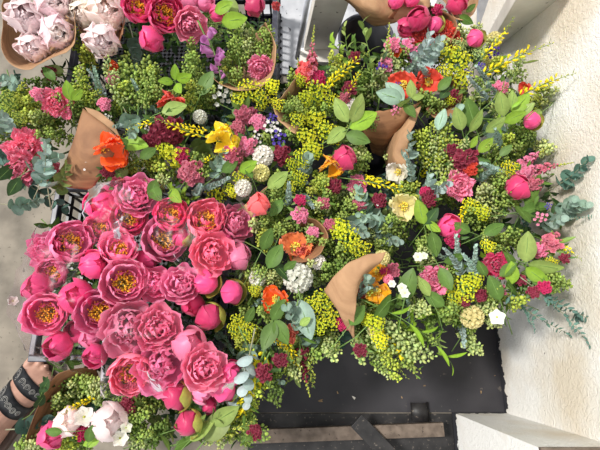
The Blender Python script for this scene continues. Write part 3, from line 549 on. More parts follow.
ITEMS = '''
# --- pale bunch, top left paper cone
PW 26 18 17 pale 120 12 .03|pale pink ruffled peony at the top left of the brown paper cone
PW 52 2 17 pale 60 15 .03|pale pink peony cut by the top edge, in the upper left paper cone
PW 56 32 16 pale -20 12 .03|pale pink full peony at the right side of the upper left paper cone
PW 33 48 14 pale 230 15 .02|lowest pale pink peony in the upper left paper cone
PW 83 14 13 blush 180 20 .02|cream blush peony at the left of the second paper bunch
PW 106 12 19 blush 40 10 .03|largest cream blush peony, right half of the second paper bunch
PW 102 40 16 pale -60 14 .02|pale pink peony lowest in the second paper bunch
# --- hot pink bunch in the upper crate
PO 138 8 16 hot 100 20 .03|hot pink open peony right beside the cream blush bunch
PG 151 40 14 hot 240 20 .02|rounded hot pink peony lowest of the bunch in the upper crate
PO 165 14 19 hot 60 10 .03|hot pink open peony showing golden stamens in the upper crate
PD 190 24 15 rose -40 15 .03|ruffled rose pink double peony in the upper crate
PG 160 -4 12 hot 90 20 .02|hot pink peony cut by the top edge above the golden-stamened one
PG 189 -1 12 pink 90 20 .02|pink peony at the top edge above the ruffled rose one
PG 205 2 10 pink 60 30 .02|small pink peony at the top edge left of the bright broad leaves
PG 218 14 9 hot 20 30 .02|small pink peony half hidden under bright leaves near the top
PG 256 6 12 magenta -60 25 .02|magenta peony globe alone at the top edge beside the black crate
# --- peonies of the big lower-left bunch
PO 70 243 21 pink 60 18 .03|large open pink peony at the upper left of the lower peony crate, golden centre
PD 46 250 15 pink 170 40 .015|ruffled pink peony leaning out at the left edge of the peony crate
PO 54 272 15 pink 200 30 .0|pink peony with whitish inner petals under cellophane at the left
PG 37 288 16 hot 180 25 .01|smooth round pink peony furthest left in the crate
PO 47 313 19 pink 215 15 .02|open pink peony with orange centre at the left edge, above the round crate corner one
PG 76 297 17 hot 150 8 .03|round hot pink closed peony between two open ones on the left
PG 94 265 14 hot 30 15 .02|hot pink peony globe with a green sepal on its right side
PO 119 250 17 pink 90 30 .02|cup-shaped pink peony seen slightly from the side, upper middle of crate
PO 124 282 21 pink 0 6 .035|pink peony with golden stamens right in the middle of the left group
PO 100 312 20 pink 200 8 .035|open pink peony with wide orange stamens below the middle
PD 130 328 24 rose 250 10 .03|large double pink peony wrapped in cellophane at lower middle
PG 58 346 14 hot 200 30 .0|hot pink peony with a small dark opening in the crate's lower left corner
PG 77 330 12 hot 180 20 -.01|deep pink peony tucked below the closed round one on the left
PG 95 356 12 hot 220 30 -.02|round deep pink peony low beside the crate corner, under cellophane
PG 103 204 18 hot 150 14 .02|round pink peony at the top left end of the lower bunch
PD 137 196 18 pink 80 12 .03|light pink ruffled double peony topping the lower bunch
PO 129 218 17 hot 60 10 .01|hot pink peony just below the light ruffled topmost one
PO 100 229 15 pink 120 15 .0|pink peony partly hidden above the cup-shaped one
PG 148 260 13 hot 0 12 .0|hot pink peony globe left of the large open one with layered petals
PG 149 283 14 rose -30 15 .0|rose peony half under the ruffled cup in the middle
PO 164 240 21 pink 40 18 .02|large layered pink peony in the centre of the lower bunch
PO 171 215 17 hot 80 14 .02|hot pink open peony with yellow eye near the top of the bunch
PO 206 220 20 coral 75 20 .03|open coral-pink peony at the upper right of the bunch
PD 235 224 17 rose 50 25 .01|rosy peony with small frilled petals at the upper right edge
PB 182 236 12 hot 100 30 .0|narrow hot pink bud with pale green sepals among open peonies
PD 212 253 19 coral -20 10 .03|coral-pink double peony full of tiny inner petals
PG 240 257 14 rose -10 25 .01|rosy peony half open at the right edge under folded cellophane
PG 226 236 10 hot 0 20 -.01|small hot pink peony between coral ones
PD 156 284 15 pink 180 10 .01|pink peony with a dense heart left of the tall cup
PD 181 285 17 pink 90 16 .03|tall cup-shaped pink peony packed with petals in the bunch's middle
PB 207 283 14 hot -30 25 .02|hot pink globe bud with a pale sepal at its upper left
PB 233 292 13 hot 0 30 .02|hot pink bud nearest the mixed bouquets at the right edge
PG 193 305 13 deep 240 20 -.02|deep pink peony shadowed under the tall cup one
PB 210 318 15 deep -60 25 .01|dark pink bud with pointed petals below the two globe buds
PD 158 328 20 rose 100 10 .02|rose double peony under cellophane, above the big frilly one
PO 131 372 21 coral 260 20 .02|open coral peony with golden stamens hanging over the paper bunch
PD 164 364 25 pink 200 10 .035|biggest frilly pink double peony at the bottom of the bunch
PG 189 345 17 rose 60 14 .02|pink peony with gold centre seen above the dusky one
PD 204 368 20 rose 40 14 .03|dusky rose peony under creased shiny cellophane
PB 176 397 15 magenta 250 20 .01|pink bud with a large yellow-green cap, lower bunch
PB 188 424 14 magenta 260 18 .0|lowest pink bud with green cap above the leafy branch
PG 203 392 12 pink -60 25 .0|pink peony with spread petals between bud and dusky peony
PB 225 388 14 hot 10 30 .0|pink bud pointing right beside the grey eucalyptus
PG 232 373 12 hot 20 30 .0|pink petals of a peony peeking at the right of the dusky one
PG 210 405 9 deep 0 20 -.02|deep pink bloom in shade above the leafy branch
PG 90 338 12 pink 200 20 -.01|pink peony in shadow left of the cellophane-wrapped double
# --- bottom left paper bunch
PG 109 422 18 pale 20 -8 .03|round pale peony at the bottom left, beside the white star flower
PG 68 422 15 blush 200 2 .015|pale pink peony under the white star flower
PG 51 436 14 hot 230 15 .0|hot pink peony behind a dark leaf in the bottom left paper bunch
# --- other big blooms
PG 259 204 13 salmon 90 8 .03|salmon-coral closed peony above the middle, by the white pompoms
PG 345 158 14 magenta 60 15 .02|dark magenta peony beside the yellow-orange poppy
PG 449 226 12 hot 30 10 .02|bright magenta round bloom right of the centre
PG 418 19 12 magenta 100 14 .02|magenta peony bud with green sepals in the top paper wrap
PB 436 24 9 hot 60 20 .02|smaller magenta bud right beside the sepalled one at the top
PG 406 28 10 deep 200 20 .0|dark pink bud left in the top paper wrap
PG 396 1 8 hot 90 20 .02|pink bud at the top edge above the brown paper folds
PG 412 -1 8 hot 90 20 .02|pink bud at the top edge right of its twin above the folds
PG 457 4 11 magenta 90 20 .03|magenta bud with leaves at the top right near the pale boards
PB 476 38 10 hot 30 35 .03|hot pink bud standing by the diagonal white board
PG 519 187 14 magenta 40 30 .01|crimson-pink globe half hidden at the right, by the pink snapdragons
PB 533 121 10 hot 0 40 .0|pink bud at the right edge against the white wall
PB 456 -6 8 magenta 90 20 .02|bud above the top edge
CN 57 103 14 coral 200 20 .0|ruffled pink carnation in greenery at the upper left
CN 24 148 16 coral 150 20 .01|large ruffled pink carnation at the left edge
CN 22 168 15 coral 200 30 .0|ruffled pink flower below the large left carnation, behind round grey leaves
CN 47 172 11 coral -60 30 -.01|ruffled pink petals showing under the round eucalyptus leaves
CN 420 36 10 red 60 14 .01|coral red carnation left, under the top magenta buds
CN 441 34 12 red 60 14 .01|coral red carnation right, under the top magenta buds
CN 452 42 9 red 30 20 .0|coral red carnation beside the hot pink bud on the right
CN 357 186 9 rose 200 10 .0|dusty rose ruffled flower at the left end of the yellow broom spike
CN 435 279 13 rose 190 10 .01|pink ruffled carnation right of the white stars
CN 459 185 13 rose 0 14 .01|rose pink carnation below the burgundy bloom
CN 497 265 12 magenta 0 14 .01|deep pink frilled carnation right of the silvery eucalyptus
CN 261 68 12 rose 250 25 .01|salmon striped flower inside the paper beside the foxglove
CN 288 333 9 melon 250 20 .0|small melon pink bloom below the orange poppy
CN 276 6 4 salmon 250 20 -.1|
PP 403 85 14 red 150 20 .02|big vermilion poppy left of the small dark cornflower
PP 428 82 13 red 30 20 .01|vermilion poppy right of its twin under the silver eucalyptus
PP 295 247 15 apricot 60 20 .01|peach-orange ruffled poppy among leaves near the middle
PP 276 299 13 orange 200 20 .01|orange poppy left of the large white frilled flower
PP 283 331 10 melon 250 20 .0|salmon poppy below the orange one
PK 219 139 18 yellow 90 10 .03|bright yellow poppy with broad petals
PK 104 151 20 orange 30 20 .03|vivid orange crinkled poppy against the brown paper
PK 330 163 14 gold 240 20 .02|golden yellow poppy beside the magenta peony
PP 403 206 14 cream -20 20 .02|pale yellow poppy with golden stamens right of the middle
PP 398 172 11 white 200 25 .01|white anemone-like poppy below the dark gap
PP 376 272 10 gold 90 20 .01|golden flower upper, inside the brown paper cone
PP 377 291 12 gold 270 20 .01|golden flower lower, inside the brown paper cone
CN 361 288 9 salmon 200 20 .0|coral flower at the paper's inner edge
CN 303 252 13 melon 60 20 .0|melon coral bloom in the curved paper edge
PK 110 67 8 orange 0 20 -.01|small orange bloom behind the grey eucalyptus at upper left
PK 170 101 14 red 200 20 -.01|red petals under a green leaf near the yellow poppy
PP 396 51 6 orange 200 20 .01|small orange flower at the top beside the pale pink snapdragon
PP 525 88 6 red 200 20 -.03|small red flower tip behind the yellow spikes
MM 200 117 8 white 90 10 .01|small white pompom above the yellow poppy
MM 263 156 12 white 30 8 .02|white pompom right of the yellow poppy, largest of three
MM 243 188 10 white 200 8 .02|white pompom just above the salmon peony
MM 261 173 10 cream 30 8 .01|cream pompom between the two white ones
MM 298 278 17 white 60 8 .02|large frilled white flower in the middle of the picture
MM 318 262 9 white 60 8 .0|white flower peeping above the large frilled one
MM 353 108 10 white 60 8 .0|white stock behind pale leaves at top centre
MM 472 317 13 cream 250 12 .01|cream white rose-like flower above the black board
MM 382 258 9 cream 60 20 .02|cream bloom at the tip of the brown paper cone
MM 388 279 6 rose 60 20 .02|
MM 258 278 10 white 200 10 -.02|greyish white flower right of the pink buds
MM 494 40 9 cream 60 20 -.02|
MM 375 330 9 cream 60 20 -.02|
MM 490 60 7 cream 60 20 -.03|
JS 84 417 10 white 90 10 .05|white star flower with yellow eye in the bottom left bunch
JS 120 438 8 white 300 10 .03|white star flower right of the pale round peony
JS 126 428 6 white 60 20 .03|
JS 497 317 8 white 300 10 .03|white star flower at the edge above the black board
JS 13 301 5 white 90 10 .0|tiny white flower caught in the cellophane at far left
JS 402 288 5 white 60 10 .05|
JS 392 284 4 white 60 10 .05|
JS 405 293 5 white 260 10 .05|
JS 418 257 5 white 60 10 .05|white star flower alone below the glossy leaf
JS 424 256 4 white 60 10 .05|
JC 270 125 9 white
JC 256 138 8 white
JC 222 96 12 white
JC 275 132 7 white
JC 88 166 6 white
JC 147 130 6 white
JC 107 118 5 white
JC 242 263 7 white
JC 395 110 6 rose
JC 380 200 7 white
JC 540 218 8 rose
JC 398 85 4 violet
JC 396 88 5 violet
JC 278 138 9 violet
JC 281 152 8 violet
JC 381 68 7 violet
JC 493 52 7 violet
JC 466 73 6 violet
JC 480 66 5 violet
JC 548 206 4 violet
JC 272 118 6 violet
# --- frilly heads
SD 308 72 14 salmon
SD 318 78 9 magenta
SD 192 172 15 dusky
SD 182 155 10 magenta
SD 232 155 12 dusky
SD 248 146 12 rose
SD 246 116 13 dusky
SD 258 122 10 rose
SD 238 128 9 dusky
SD 168 130 19 burg
SD 155 141 13 burg
SD 282 155 12 burg
SD 465 160 15 burg
SD 470 168 9 red
SD 50 73 8 burg
SD 38 94 8 rose
SD 113 80 8 rose
SD 104 104 8 rose
SD 300 215 10 rose
SD 323 203 8 dusky
SD 333 186 10 burg
SD 360 202 9 dusky
SD 379 200 9 burg
SD 428 195 8 burg
SD 392 45 9 rose
SD 408 46 9 pink
SD 385 65 9 rose
SD 345 98 8 dusky
SD 350 88 9 burg
SD 355 57 7 burg
SD 438 10 7 magenta
SD 452 96 9 burg
SD 500 88 9 rose
SD 453 240 9 magenta
SD 430 200 8 burg
SD 425 192 7 magenta
SD 552 242 12 dusky
SD 540 250 10 rose
SD 528 173 11 rose
SD 535 184 9 dusky
SD 480 295 8 burg
SD 463 300 8 burg
SD 544 287 8 magenta
SD 533 292 7 burg
SD 343 307 7 magenta
SD 342 324 8 magenta
SD 385 272 7 magenta
SD 392 270 9 dusky
SD 264 372 11 burg
SD 280 360 9 burg
SD 255 432 9 burg
SD 133 388 10 dusky
SD 128 405 10 burg
SD 82 433 9 magenta
SD 300 200 7 magenta
SD 360 350 8 burg
SD 118 184 9 burg
SD 108 172 8 burg
SD 452 150 8 burg
SD 520 280 7 burg
SD 500 290 7 dusky
SD 142 205 8 burg
SD 330 225 8 dusky
SD 313 232 7 rose
SD 565 258 6 burg
# --- yellow clusters
EU 251 90 15 acid
EU 272 86 10 yellow
EU 278 104 9 yellow
EU 240 99 12 acid
EU 262 100 12 acid
EU 318 92 15 acid
EU 332 100 10 acid
EU 306 98 10 acid
EU 300 80 8 acid
EU 316 120 14 acid
EU 328 132 14 acid
EU 308 138 13 acid
EU 303 158 12 acid
EU 314 150 11 acid
EU 298 120 11 acid
EU 300 178 10 acid
EU 370 122 11 olive
EU 176 156 16 acid
EU 165 150 11 acid
EU 240 180 11 acid
EU 216 196 14 acid
EU 212 206 10 acid
EU 232 190 9 acid
EU 290 186 9 acid
EU 292 165 9 acid
EU 458 62 18 acid
EU 448 54 13 acid
EU 462 78 12 acid
EU 445 72 10 acid
EU 510 168 10 yellow
EU 470 205 10 yellow
EU 482 212 10 acid
EU 350 238 17 acid
EU 338 228 14 acid
EU 360 248 14 acid
EU 325 300 15 acid
EU 314 305 12 acid
EU 330 318 14 acid
EU 318 325 12 acid
EU 338 290 10 acid
EU 464 288 16 acid
EU 474 280 11 acid
EU 455 296 11 acid
EU 488 246 9 yellow
EU 552 262 7 yellow
EU 375 324 12 acid
EU 365 318 9 acid
EU 380 340 10 yellow
EU 240 322 12 acid
EU 248 330 12 acid
EU 235 330 10 acid
EU 255 290 8 acid
EU 12 100 12 podyel
EU 5 112 10 podyel
EU 70 412 8 acid
EU 78 432 8 acid
EU 460 45 9 podpale
EU 480 52 10 podpale
EU 20 118 9 podyel
EU 450 100 7 acid
# --- broom
BR 325 88 368 46 yellow .50 .58
BR 318 98 350 56 yellow .50 .56
BR 345 100 362 62 yellow .5 .55
BR 476 80 548 30 yellow .53 .66
BR 478 62 521 22 yellow .53 .62
BR 514 100 572 62 yellow .53 .66
BR 208 138 152 120 yellow .54 .56
BR 210 132 172 122 yellow .54 .56
BR 190 172 216 148 yellow
BR 358 180 418 188 yellow .53 .55
BR 362 176 392 184 yellow .53 .55
BR 155 121 116 131 yellow .54 .54
BR 266 345 240 440 yellow .5 .40
BR 256 378 228 430 yellow .48 .42
BR 285 335 302 382 yellow .5 .44
BR 292 330 280 390 podyel .5 .42
BR 366 318 412 372 yellow .5 .42
BR 372 325 426 368 podyel .48 .42
BR 545 240 584 253 yellow .54 .60
BR 335 148 345 120 yellow .5 .55
BR 100 228 76 222 yellow .46 .47
BR 480 186 492 158 yellow
BR 420 180 432 150 yellow
BR 96 398 60 408 yellow .46 .48
BR 468 200 452 230 yellow
BR 306 356 318 392 podyel .46 .38
BR 250 352 272 402 yellow .5 .42
BR 262 330 296 352 yellow
BR 200 440 262 428 podyel .42 .44
BR 380 346 404 376 podyel .46 .4
# --- snapdragons and foxglove
SN 312 80 310 24 dusky .52 .58
SN 298 84 302 56 rose .52 .56
SN 520 165 553 146 rose .55 .60
SN 530 172 572 160 dusky .55 .62
SN 534 250 560 238 dusky .54 .60
SN 410 60 424 36 pink .52 .56
SN 382 85 394 20 podpale .48 .58
SN 400 78 388 40 podpale .48 .57
SN 340 330 348 296 magenta .48 .48
SN 300 345 306 396 burg .47 .38
SN 232 170 252 130 dusky .5 .55
SN 466 176 466 146 burg .5 .55
SN 180 180 196 158 dusky .5 .54
SN 560 300 590 320 podpale .48 .5
FX 206 38 222 72 mauve .56 .52
FX 214 52 226 84 mauve .55 .51
# --- eucalyptus
EC 48 190 40 140 sage .50 .56
EC 30 170 62 150 sage .50 .54
EC 40 185 56 150 silver .52 .57
EC 20 85 -4 78 sage .5 .55
EC 0 130 14 118 sage .52 .56
EC 12 205 40 208 sage .46 .47
EC 56 190 76 168 olive .50 .54
EC 14 175 60 208 teal .46 .44
EC 8 150 -2 166 teal .5 .5
EB 98 98 100 66 sage .52 .58
EB 106 100 92 72 silver .5 .57
EB 142 105 138 78 sage .5 .55
EB 125 120 118 132 silver .53 .54
EC 128 116 140 138 sage .52 .55
EC 210 175 226 158 sage .53 .56
EB 204 188 232 182 silver .53 .55
EB 195 194 206 182 silver .53 .55
EB 286 205 294 180 silver .53 .57
EC 300 170 314 150 sage .5 .55
EC 300 320 292 300 sage .53 .56
EC 312 345 298 318 sage .52 .55
EB 418 75 416 50 silver .54 .59
EB 428 80 424 60 silver .54 .59
EC 418 62 438 32 silver .55 .60
EC 425 60 442 46 silver .55 .60
EB 408 70 420 62 sage .54 .58
EC 425 200 438 174 silver .53 .57
EC 418 195 450 192 silver .53 .56
EB 412 182 410 150 silver .52 .58
EC 404 170 418 132 sage .52 .57
EC 372 215 358 194 sage .53 .56
EC 390 222 358 224 sage .53 .55
EB 300 196 318 204 silver .53 .55
EB 455 265 462 238 silver .54 .58
EB 470 272 482 248 silver .54 .58
EB 462 275 450 245 silver .54 .58
EB 478 280 468 250 silver .54 .58
EB 498 150 500 125 silver .54 .58
EB 478 180 500 165 silver .54 .58
EB 500 175 486 158 silver .54 .58
EB 492 88 480 68 silver .53 .58
EB 486 100 472 78 silver .53 .58
EB 505 105 492 84 sage .53 .57
EC 560 215 592 198 sage .56 .62
EC 566 210 584 202 sage .58 .62
EC 558 185 598 162 teal .57 .64
EC 365 292 376 276 sage .54 .57
EB 352 300 374 285 silver .52 .55
ES 535 288 604 338 teal .55 .50
ES 532 286 598 336 teal .55 .52
EC 566 308 590 322 teal .5 .5
ES 508 296 568 345 teal .52 .46
ES 516 300 542 330 teal .52 .48
ES 560 220 610 212 teal .56 .62
ES 565 190 580 172 teal .58 .64
EC 248 352 241 392 sage .52 .48
EC 250 352 238 408 silver .52 .47
EC 254 345 246 370 sage .51 .5
EC 244 395 222 404 silver .48 .47
LP 462 336 478 348 podpale .44 .42
EB 458 320 470 345 silver .46 .43
EC 375 230 400 250 sage .52 .53
EC 346 218 372 236 sage .52 .55
EB 395 158 410 150 sage
EB 436 110 432 94 sage
EC 452 120 468 110 sage .53 .57
EC 540 222 572 222 sage .55 .6
# --- broad leaves: base and tip
L1 222 22 246 18 bright .54 .57
L1 215 12 232 2 bright .54 .57
L1 238 12 222 -4 light .54 .56
L1 175 80 175 64 bright .54 .57
L1 177 80 190 76 bright .54 .57
L1 173 82 159 80 bright .54 .57
L1 176 84 180 92 bright .54 .56
L1 200 95 212 70 green .51 .54
L1 228 82 212 72 dark .51 .52
L1 162 112 186 104 light .55 .56
L1 150 186 160 200 green .52 .54
L1 156 180 150 198 green .52 .53
L1 170 190 180 202 bright .52 .54
L1 180 188 168 204 green .52 .52
L1 348 122 334 98 light .55 .58
L1 352 122 364 94 light .56 .6
L1 350 128 378 112 bright .55 .57
L1 346 134 370 142 green .54 .55
L1 345 128 328 142 light .54 .55
L1 402 100 378 92 sage .54 .57
L1 404 100 386 82 sage .54 .56
L1 412 98 410 80 light .55 .58
L1 412 98 424 96 light .55 .57
L1 410 100 398 106 light .55 .57
L1 404 104 416 116 green .55 .56
L1 462 130 456 108 light .56 .6
L1 470 132 484 110 light .56 .6
L1 476 130 466 98 green .55 .58
L1 486 132 506 118 light .56 .6
L1 504 122 526 112 bright .56 .6
L1 504 116 500 92 light .56 .6
L1 512 112 514 90 light .56 .59
L1 512 114 530 92 bright .56 .59
L1 520 116 534 102 light .56 .59
L1 542 112 528 120 light .57 .58
L1 438 130 444 108 sage .54 .57
L1 424 224 418 200 bright .54 .57
L1 426 224 438 208 dark .54 .57
L1 426 222 440 232 bright .54 .55
L1 432 232 438 256 green .55 .56
L1 440 268 452 290 green .54 .55
L1 444 262 466 256 green .53 .55
L1 404 300 412 268 green .53 .56
L1 398 298 416 288 light .53 .54
L1 350 325 365 305 green .53 .53
L1 374 320 394 296 green .52 .53
L1 526 262 528 232 light .56 .60
L1 528 264 564 270 light .56 .60
L1 526 268 548 284 bright .55 .58
L1 512 284 512 262 bright .55 .58
L1 500 276 516 262 green .55 .58
L1 500 300 490 276 green .54 .56
L1 486 276 478 262 green .54 .56
L1 516 296 506 282 green .53 .56
L1 516 270 506 252 green .54 .57
L1 525 205 538 186 green .54 .57
L1 520 212 550 206 green .54 .57
L1 528 216 552 218 dark .54 .56
L1 516 206 532 222 green .54 .56
L1 470 232 452 224 green .54 .55
L1 484 234 505 224 green .54 .56
L1 268 268 282 244 green .54 .56
L1 274 262 290 280 dark .53 .54
L1 262 250 272 228 green .53 .54
L1 284 270 296 262 green .53 .55
L1 275 322 262 350 green .54 .55
L1 275 320 288 344 green .54 .55
L1 272 320 284 300 green .54 .56
L1 300 300 310 340 sage .53 .53
L1 300 325 310 318 light .53 .55
L1 275 246 268 262 dark .53 .53
L1 62 432 44 432 green .47 .48
L1 88 442 92 426 green .47 .49
L1 100 438 82 446 bright .46 .46
L1 42 392 48 380 dark .43 .45
L1 36 408 44 396 dark .42 .44
L1 246 322 254 308 green .5 .52
L1 14 165 -4 182 dark .5 .5
L1 20 178 8 196 dark .5 .5
L1 70 100 66 80 bright .54 .57
L1 72 100 82 90 bright .54 .56
L1 55 80 42 66 green .52 .54
L1 64 72 46 66 olive .5 .52
L1 120 142 146 144 bright .53 .55
L1 132 150 118 136 green .53 .55
L1 140 158 156 148 green .53 .54
L1 128 170 112 180 olive .5 .5
L1 232 110 244 116 green .52 .53
L1 240 172 256 162 bright .53 .56
L1 252 178 246 166 green .53 .54
L1 268 188 288 172 light .54 .56
L1 222 172 238 160 green .53 .54
L1 438 90 452 76 green .53 .55
L1 440 98 452 86 dark .52 .53
L1 470 148 478 136 bright .54 .56
L1 478 152 494 138 bright .54 .56
L1 500 156 512 144 green .54 .56
L1 205 440 232 408 olive .44 .46
L1 196 436 172 448 green .43 .43
L1 212 424 238 408 light .45 .47
L1 190 440 212 420 light .45 .46
L1 282 200 270 216 green .52 .52
L1 466 12 476 4 green .52 .54
L1 460 16 472 24 green .52 .53
L1 430 296 418 276 light .54 .55
L1 444 306 424 292 green .53 .54
# --- branches
LF 350 70 342 22 light .5 .58
LF 346 62 334 34 bright .5 .56
LF 372 80 370 16 light .5 .58
LF 366 60 356 36 green .5 .55
LF 374 84 384 52 dark .48 .54
LW 385 310 470 348 bright .5 .44
LW 420 322 452 318 bright .48 .48
LW 435 330 444 356 light .45 .4
LF 375 330 392 352 light .47 .42
LF 280 322 268 360 green .52 .46
LF 290 330 320 352 green .5 .46
LF 300 340 302 385 olive .48 .38
LW 330 145 368 130 green .52 .54
LF 150 438 205 418 light .42 .46
LF 185 438 225 410 olive .42 .45
LW 245 400 240 450 green .45 .38
LF 190 200 170 182 bright .5 .52
LF 545 226 540 198 green .54 .58
LF 510 225 535 235 dark .5 .53
LW 475 115 540 70 light .52 .60
LW 460 112 500 72 podpale .52 .60
LF 490 130 520 104 bright .52 .58
LF 240 30 222 50 dark .52 .5
LF 30 182 2 170 dark .5 .49
LF 60 390 46 376 dark .42 .44
LF 52 405 36 398 dark .42 .43
LW 430 320 415 352 light .46 .4
LF 405 330 430 305 bright .48 .53
LF 386 316 402 300 green .48 .53
LF 410 140 402 120 green .46 .5
'''
# pod sprays, listed apart because there are so many: base u v, tip u v, colour
PODS = '''
88 62 72 32 podyel|92 70 82 52 podyel|130 112 122 52 pod|138 112 140 56 pod|122 112 112 60 podpale|146 112 148 70 pod|116 116 128 82 podyel|30 118 22 82 podyel|20 132 0 92 pod|60 128 36 108 pod|72 128 78 92 pod|82 112 74 70 pod|90 120 98 88 podyel
44 128 28 108 podyel|70 140 40 130 pod|84 110 84 66 podyel|30 104 14 96 podyel|196 74 188 42 pod|186 84 196 52 pod|206 100 196 66 pod|240 66 234 24 pod|246 74 250 38 podpale|262 70 264 20 pod|256 60 246 22 podpale|270 66 270 26 pod|228 72 232 44 pod|214 40 208 8 podpale|236 80 222 54 pod|230 92 240 66 pod
204 108 198 84 pod|190 112 188 86 podyel|150 108 162 84 pod|158 96 152 68 pod|144 96 148 72 podyel|158 118 176 92 pod|126 178 108 166 pod|136 170 122 150 podpale|120 184 142 162 podyel|150 176 158 146 pod|144 160 166 164 podyel|152 190 168 174 podpale|160 182 178 166 pod|196 158 208 170 pod|208 108 216 86 pod
270 216 262 226 pod|286 214 272 194 pod|280 196 276 178 pod|262 236 256 218 podpale|264 228 280 236 pod|268 252 262 228 podyel|246 276 262 266 pod|250 268 252 286 podyel|262 300 240 306 pod|256 310 244 318 poddark|262 318 282 308 pod|268 292 258 280 podpale|286 312 262 306 pod|262 330 248 344 podyel
296 100 290 76 pod|290 132 284 110 poddark|272 150 262 140 pod|300 140 292 128 pod|332 88 340 64 pod|344 82 334 50 podyel|360 108 358 78 pod|354 96 372 70 pod|366 100 378 74 podpale|340 118 326 102 pod|324 112 306 108 podyel|390 90 380 60 pod|396 74 404 54 pod|376 98 392 78 podpale
322 216 306 198 pod|336 216 324 196 pod|344 212 336 186 podpale|324 190 308 186 podyel|334 200 350 210 pod|354 230 338 212 pod|310 224 300 206 pod|320 236 308 222 podpale|336 190 324 176 pod|346 206 362 190 podpale|352 176 366 160 pod|310 212 326 226 podyel|296 232 282 222 pod|322 242 308 234 pod|350 226 364 212 pod|330 210 316 200 podpale
318 176 322 188 podyel|300 196 290 180 pod|420 170 430 124 podyel|428 176 442 122 podpale|436 180 452 128 podyel|444 186 462 140 podpale|440 170 440 132 podyel|410 172 398 158 pod|416 150 424 128 podyel|428 196 444 182 podpale|400 188 424 196 podyel|394 200 414 188 podyel|450 200 446 176 pod|414 206 400 190 pod
450 172 456 146 podyel|508 200 498 176 pod|504 196 516 182 pod|494 204 486 182 podpale|500 212 510 196 pod|490 214 478 196 pod|482 222 470 206 pod|496 222 488 204 podpale|478 226 468 214 pod|506 186 496 172 podpale|488 200 500 184 pod|514 204 508 184 pod|472 216 484 190 podpale|498 150 508 140 podyel
510 158 520 140 pod|516 150 530 130 poddark|512 132 526 124 pod|536 150 552 144 podpale|500 162 484 150 pod|520 250 512 226 pod|500 250 490 230 podpale|498 242 484 226 pod|492 256 502 240 pod|536 256 552 246 podyel|544 278 564 290 pod|520 290 530 276 poddark|548 282 558 272 pod|508 304 524 296 podyel
486 300 494 292 pod|476 300 492 306 podpale|462 312 454 300 pod|458 320 444 308 pod|484 312 496 320 podpale|470 296 484 286 pod|446 300 440 286 pod|430 268 420 254 podpale|420 280 434 292 pod|412 300 424 316 podpale|438 270 424 264 poddark|448 276 458 264 pod|444 318 452 306 pod|432 246 418 238 pod
392 250 376 238 pod|382 244 366 228 podpale|400 240 386 222 pod|408 226 392 214 pod|352 262 338 252 pod|336 256 320 246 pod|326 268 308 258 podpale|330 262 344 274 poddark|346 256 360 262 poddark|320 282 306 270 podpale|338 282 322 270 pod|364 330 352 310 podpale|370 312 356 300 podpale|376 306 366 296 podyel
366 330 392 376 podpale|360 326 380 368 pod|356 328 366 358 podpale|372 336 402 376 podyel|368 320 424 362 podpale|376 326 432 358 podpale|364 332 386 362 podyel|384 334 414 366 pod|296 330 302 348 podpale|314 334 322 352 pod|322 330 338 354 podpale|318 328 336 344 pod|330 330 326 358 podpale|310 330 312 356 pod
286 340 296 376 podpale|270 350 266 388 poddark|276 352 272 380 pod|256 360 262 390 podyel|242 362 252 346 podyel|250 345 238 334 podyel|270 366 276 400 poddark|80 400 64 380 pod|88 402 80 374 pod|96 404 100 376 podpale|74 408 56 394 pod|86 398 66 388 podpale|92 396 90 378 pod|102 402 112 388 pod|66 402 72 378 poddark
80 388 94 374 pod|60 410 62 392 podpale|118 400 116 380 poddark|126 398 138 388 pod|138 400 150 410 pod|128 424 142 412 pod|134 434 148 428 pod|132 446 150 440 podpale|140 418 130 404 pod|150 442 162 430 poddark|36 446 24 440 pod|40 448 36 438 podpale|58 448 74 442 podyel|86 450 72 444 pod
150 402 158 390 poddark|232 436 200 440 podpale|240 424 214 436 podyel|244 412 254 396 podyel|236 404 250 420 pod|248 430 244 442 pod|16 140 -2 128 pod|12 128 10 106 pod|50 122 30 120 podpale|66 114 60 92 pod|44 108 30 96 podyel|98 132 110 112 poddark|82 108 96 104 poddark|108 116 100 102 pod
470 56 458 32 podpale|466 50 476 30 podpale|482 60 492 44 podpale|450 60 444 44 podpale|500 72 494 56 podyel|484 104 476 84 pod|492 116 508 98 podpale|530 108 552 94 podpale|524 112 546 88 podyel|512 82 518 62 podpale|450 116 438 100 pod|466 116 458 92 pod|432 110 420 98 pod|438 120 430 104 pod|450 108 470 96 pod
420 112 432 92 poddark|356 148 364 152 podpale|362 158 352 148 pod|388 162 398 150 podpale|298 262 290 280 poddark|282 282 270 270 podpale|396 60 400 38 podpale|304 116 292 100 pod|286 96 296 112 pod
'''
def parse():
    for ln in ITEMS.strip().split('\n'):
        if ln.startswith('#') or not ln.strip(): continue
        a, _, lab = ln.partition('|'); t = a.split(); k = t[0]; lab = lab.strip() or None
        if k in RREF:
            o = head(k, float(t[1]), float(t[2]), float(t[3]), t[4], *(([float(t[5]), float(t[6])]) if len(t) > 6 else (None, None)), dz=float(t[7]) if len(t) > 7 else (.02 if k in ('SD','EU','JC') else 0), label=lab)
            if lab: LAND.append((float(t[1]), float(t[2]), lab))
        else:
            zz = [float(x) for x in t[6:8]] if len(t) > 7 else [None, None]
            spray(k, *[float(x) for x in t[1:5]], t[5], *zz, label=lab)
    for e in PODS.replace('\n', '|').split('|'):
        t = e.split()
        if len(t) == 5:
            u0, v0, u1, v1 = map(float, t[:4]); z = zc(u0, v0)
            low = .04 if v1 > 345 or (v1 > 330 and u1 > 290) else 0
            spray('LP', u0, v0, u1, v1, t[4], z-.02, zc(u1, v1)+rnd.uniform(0, .035)-low)
parse()
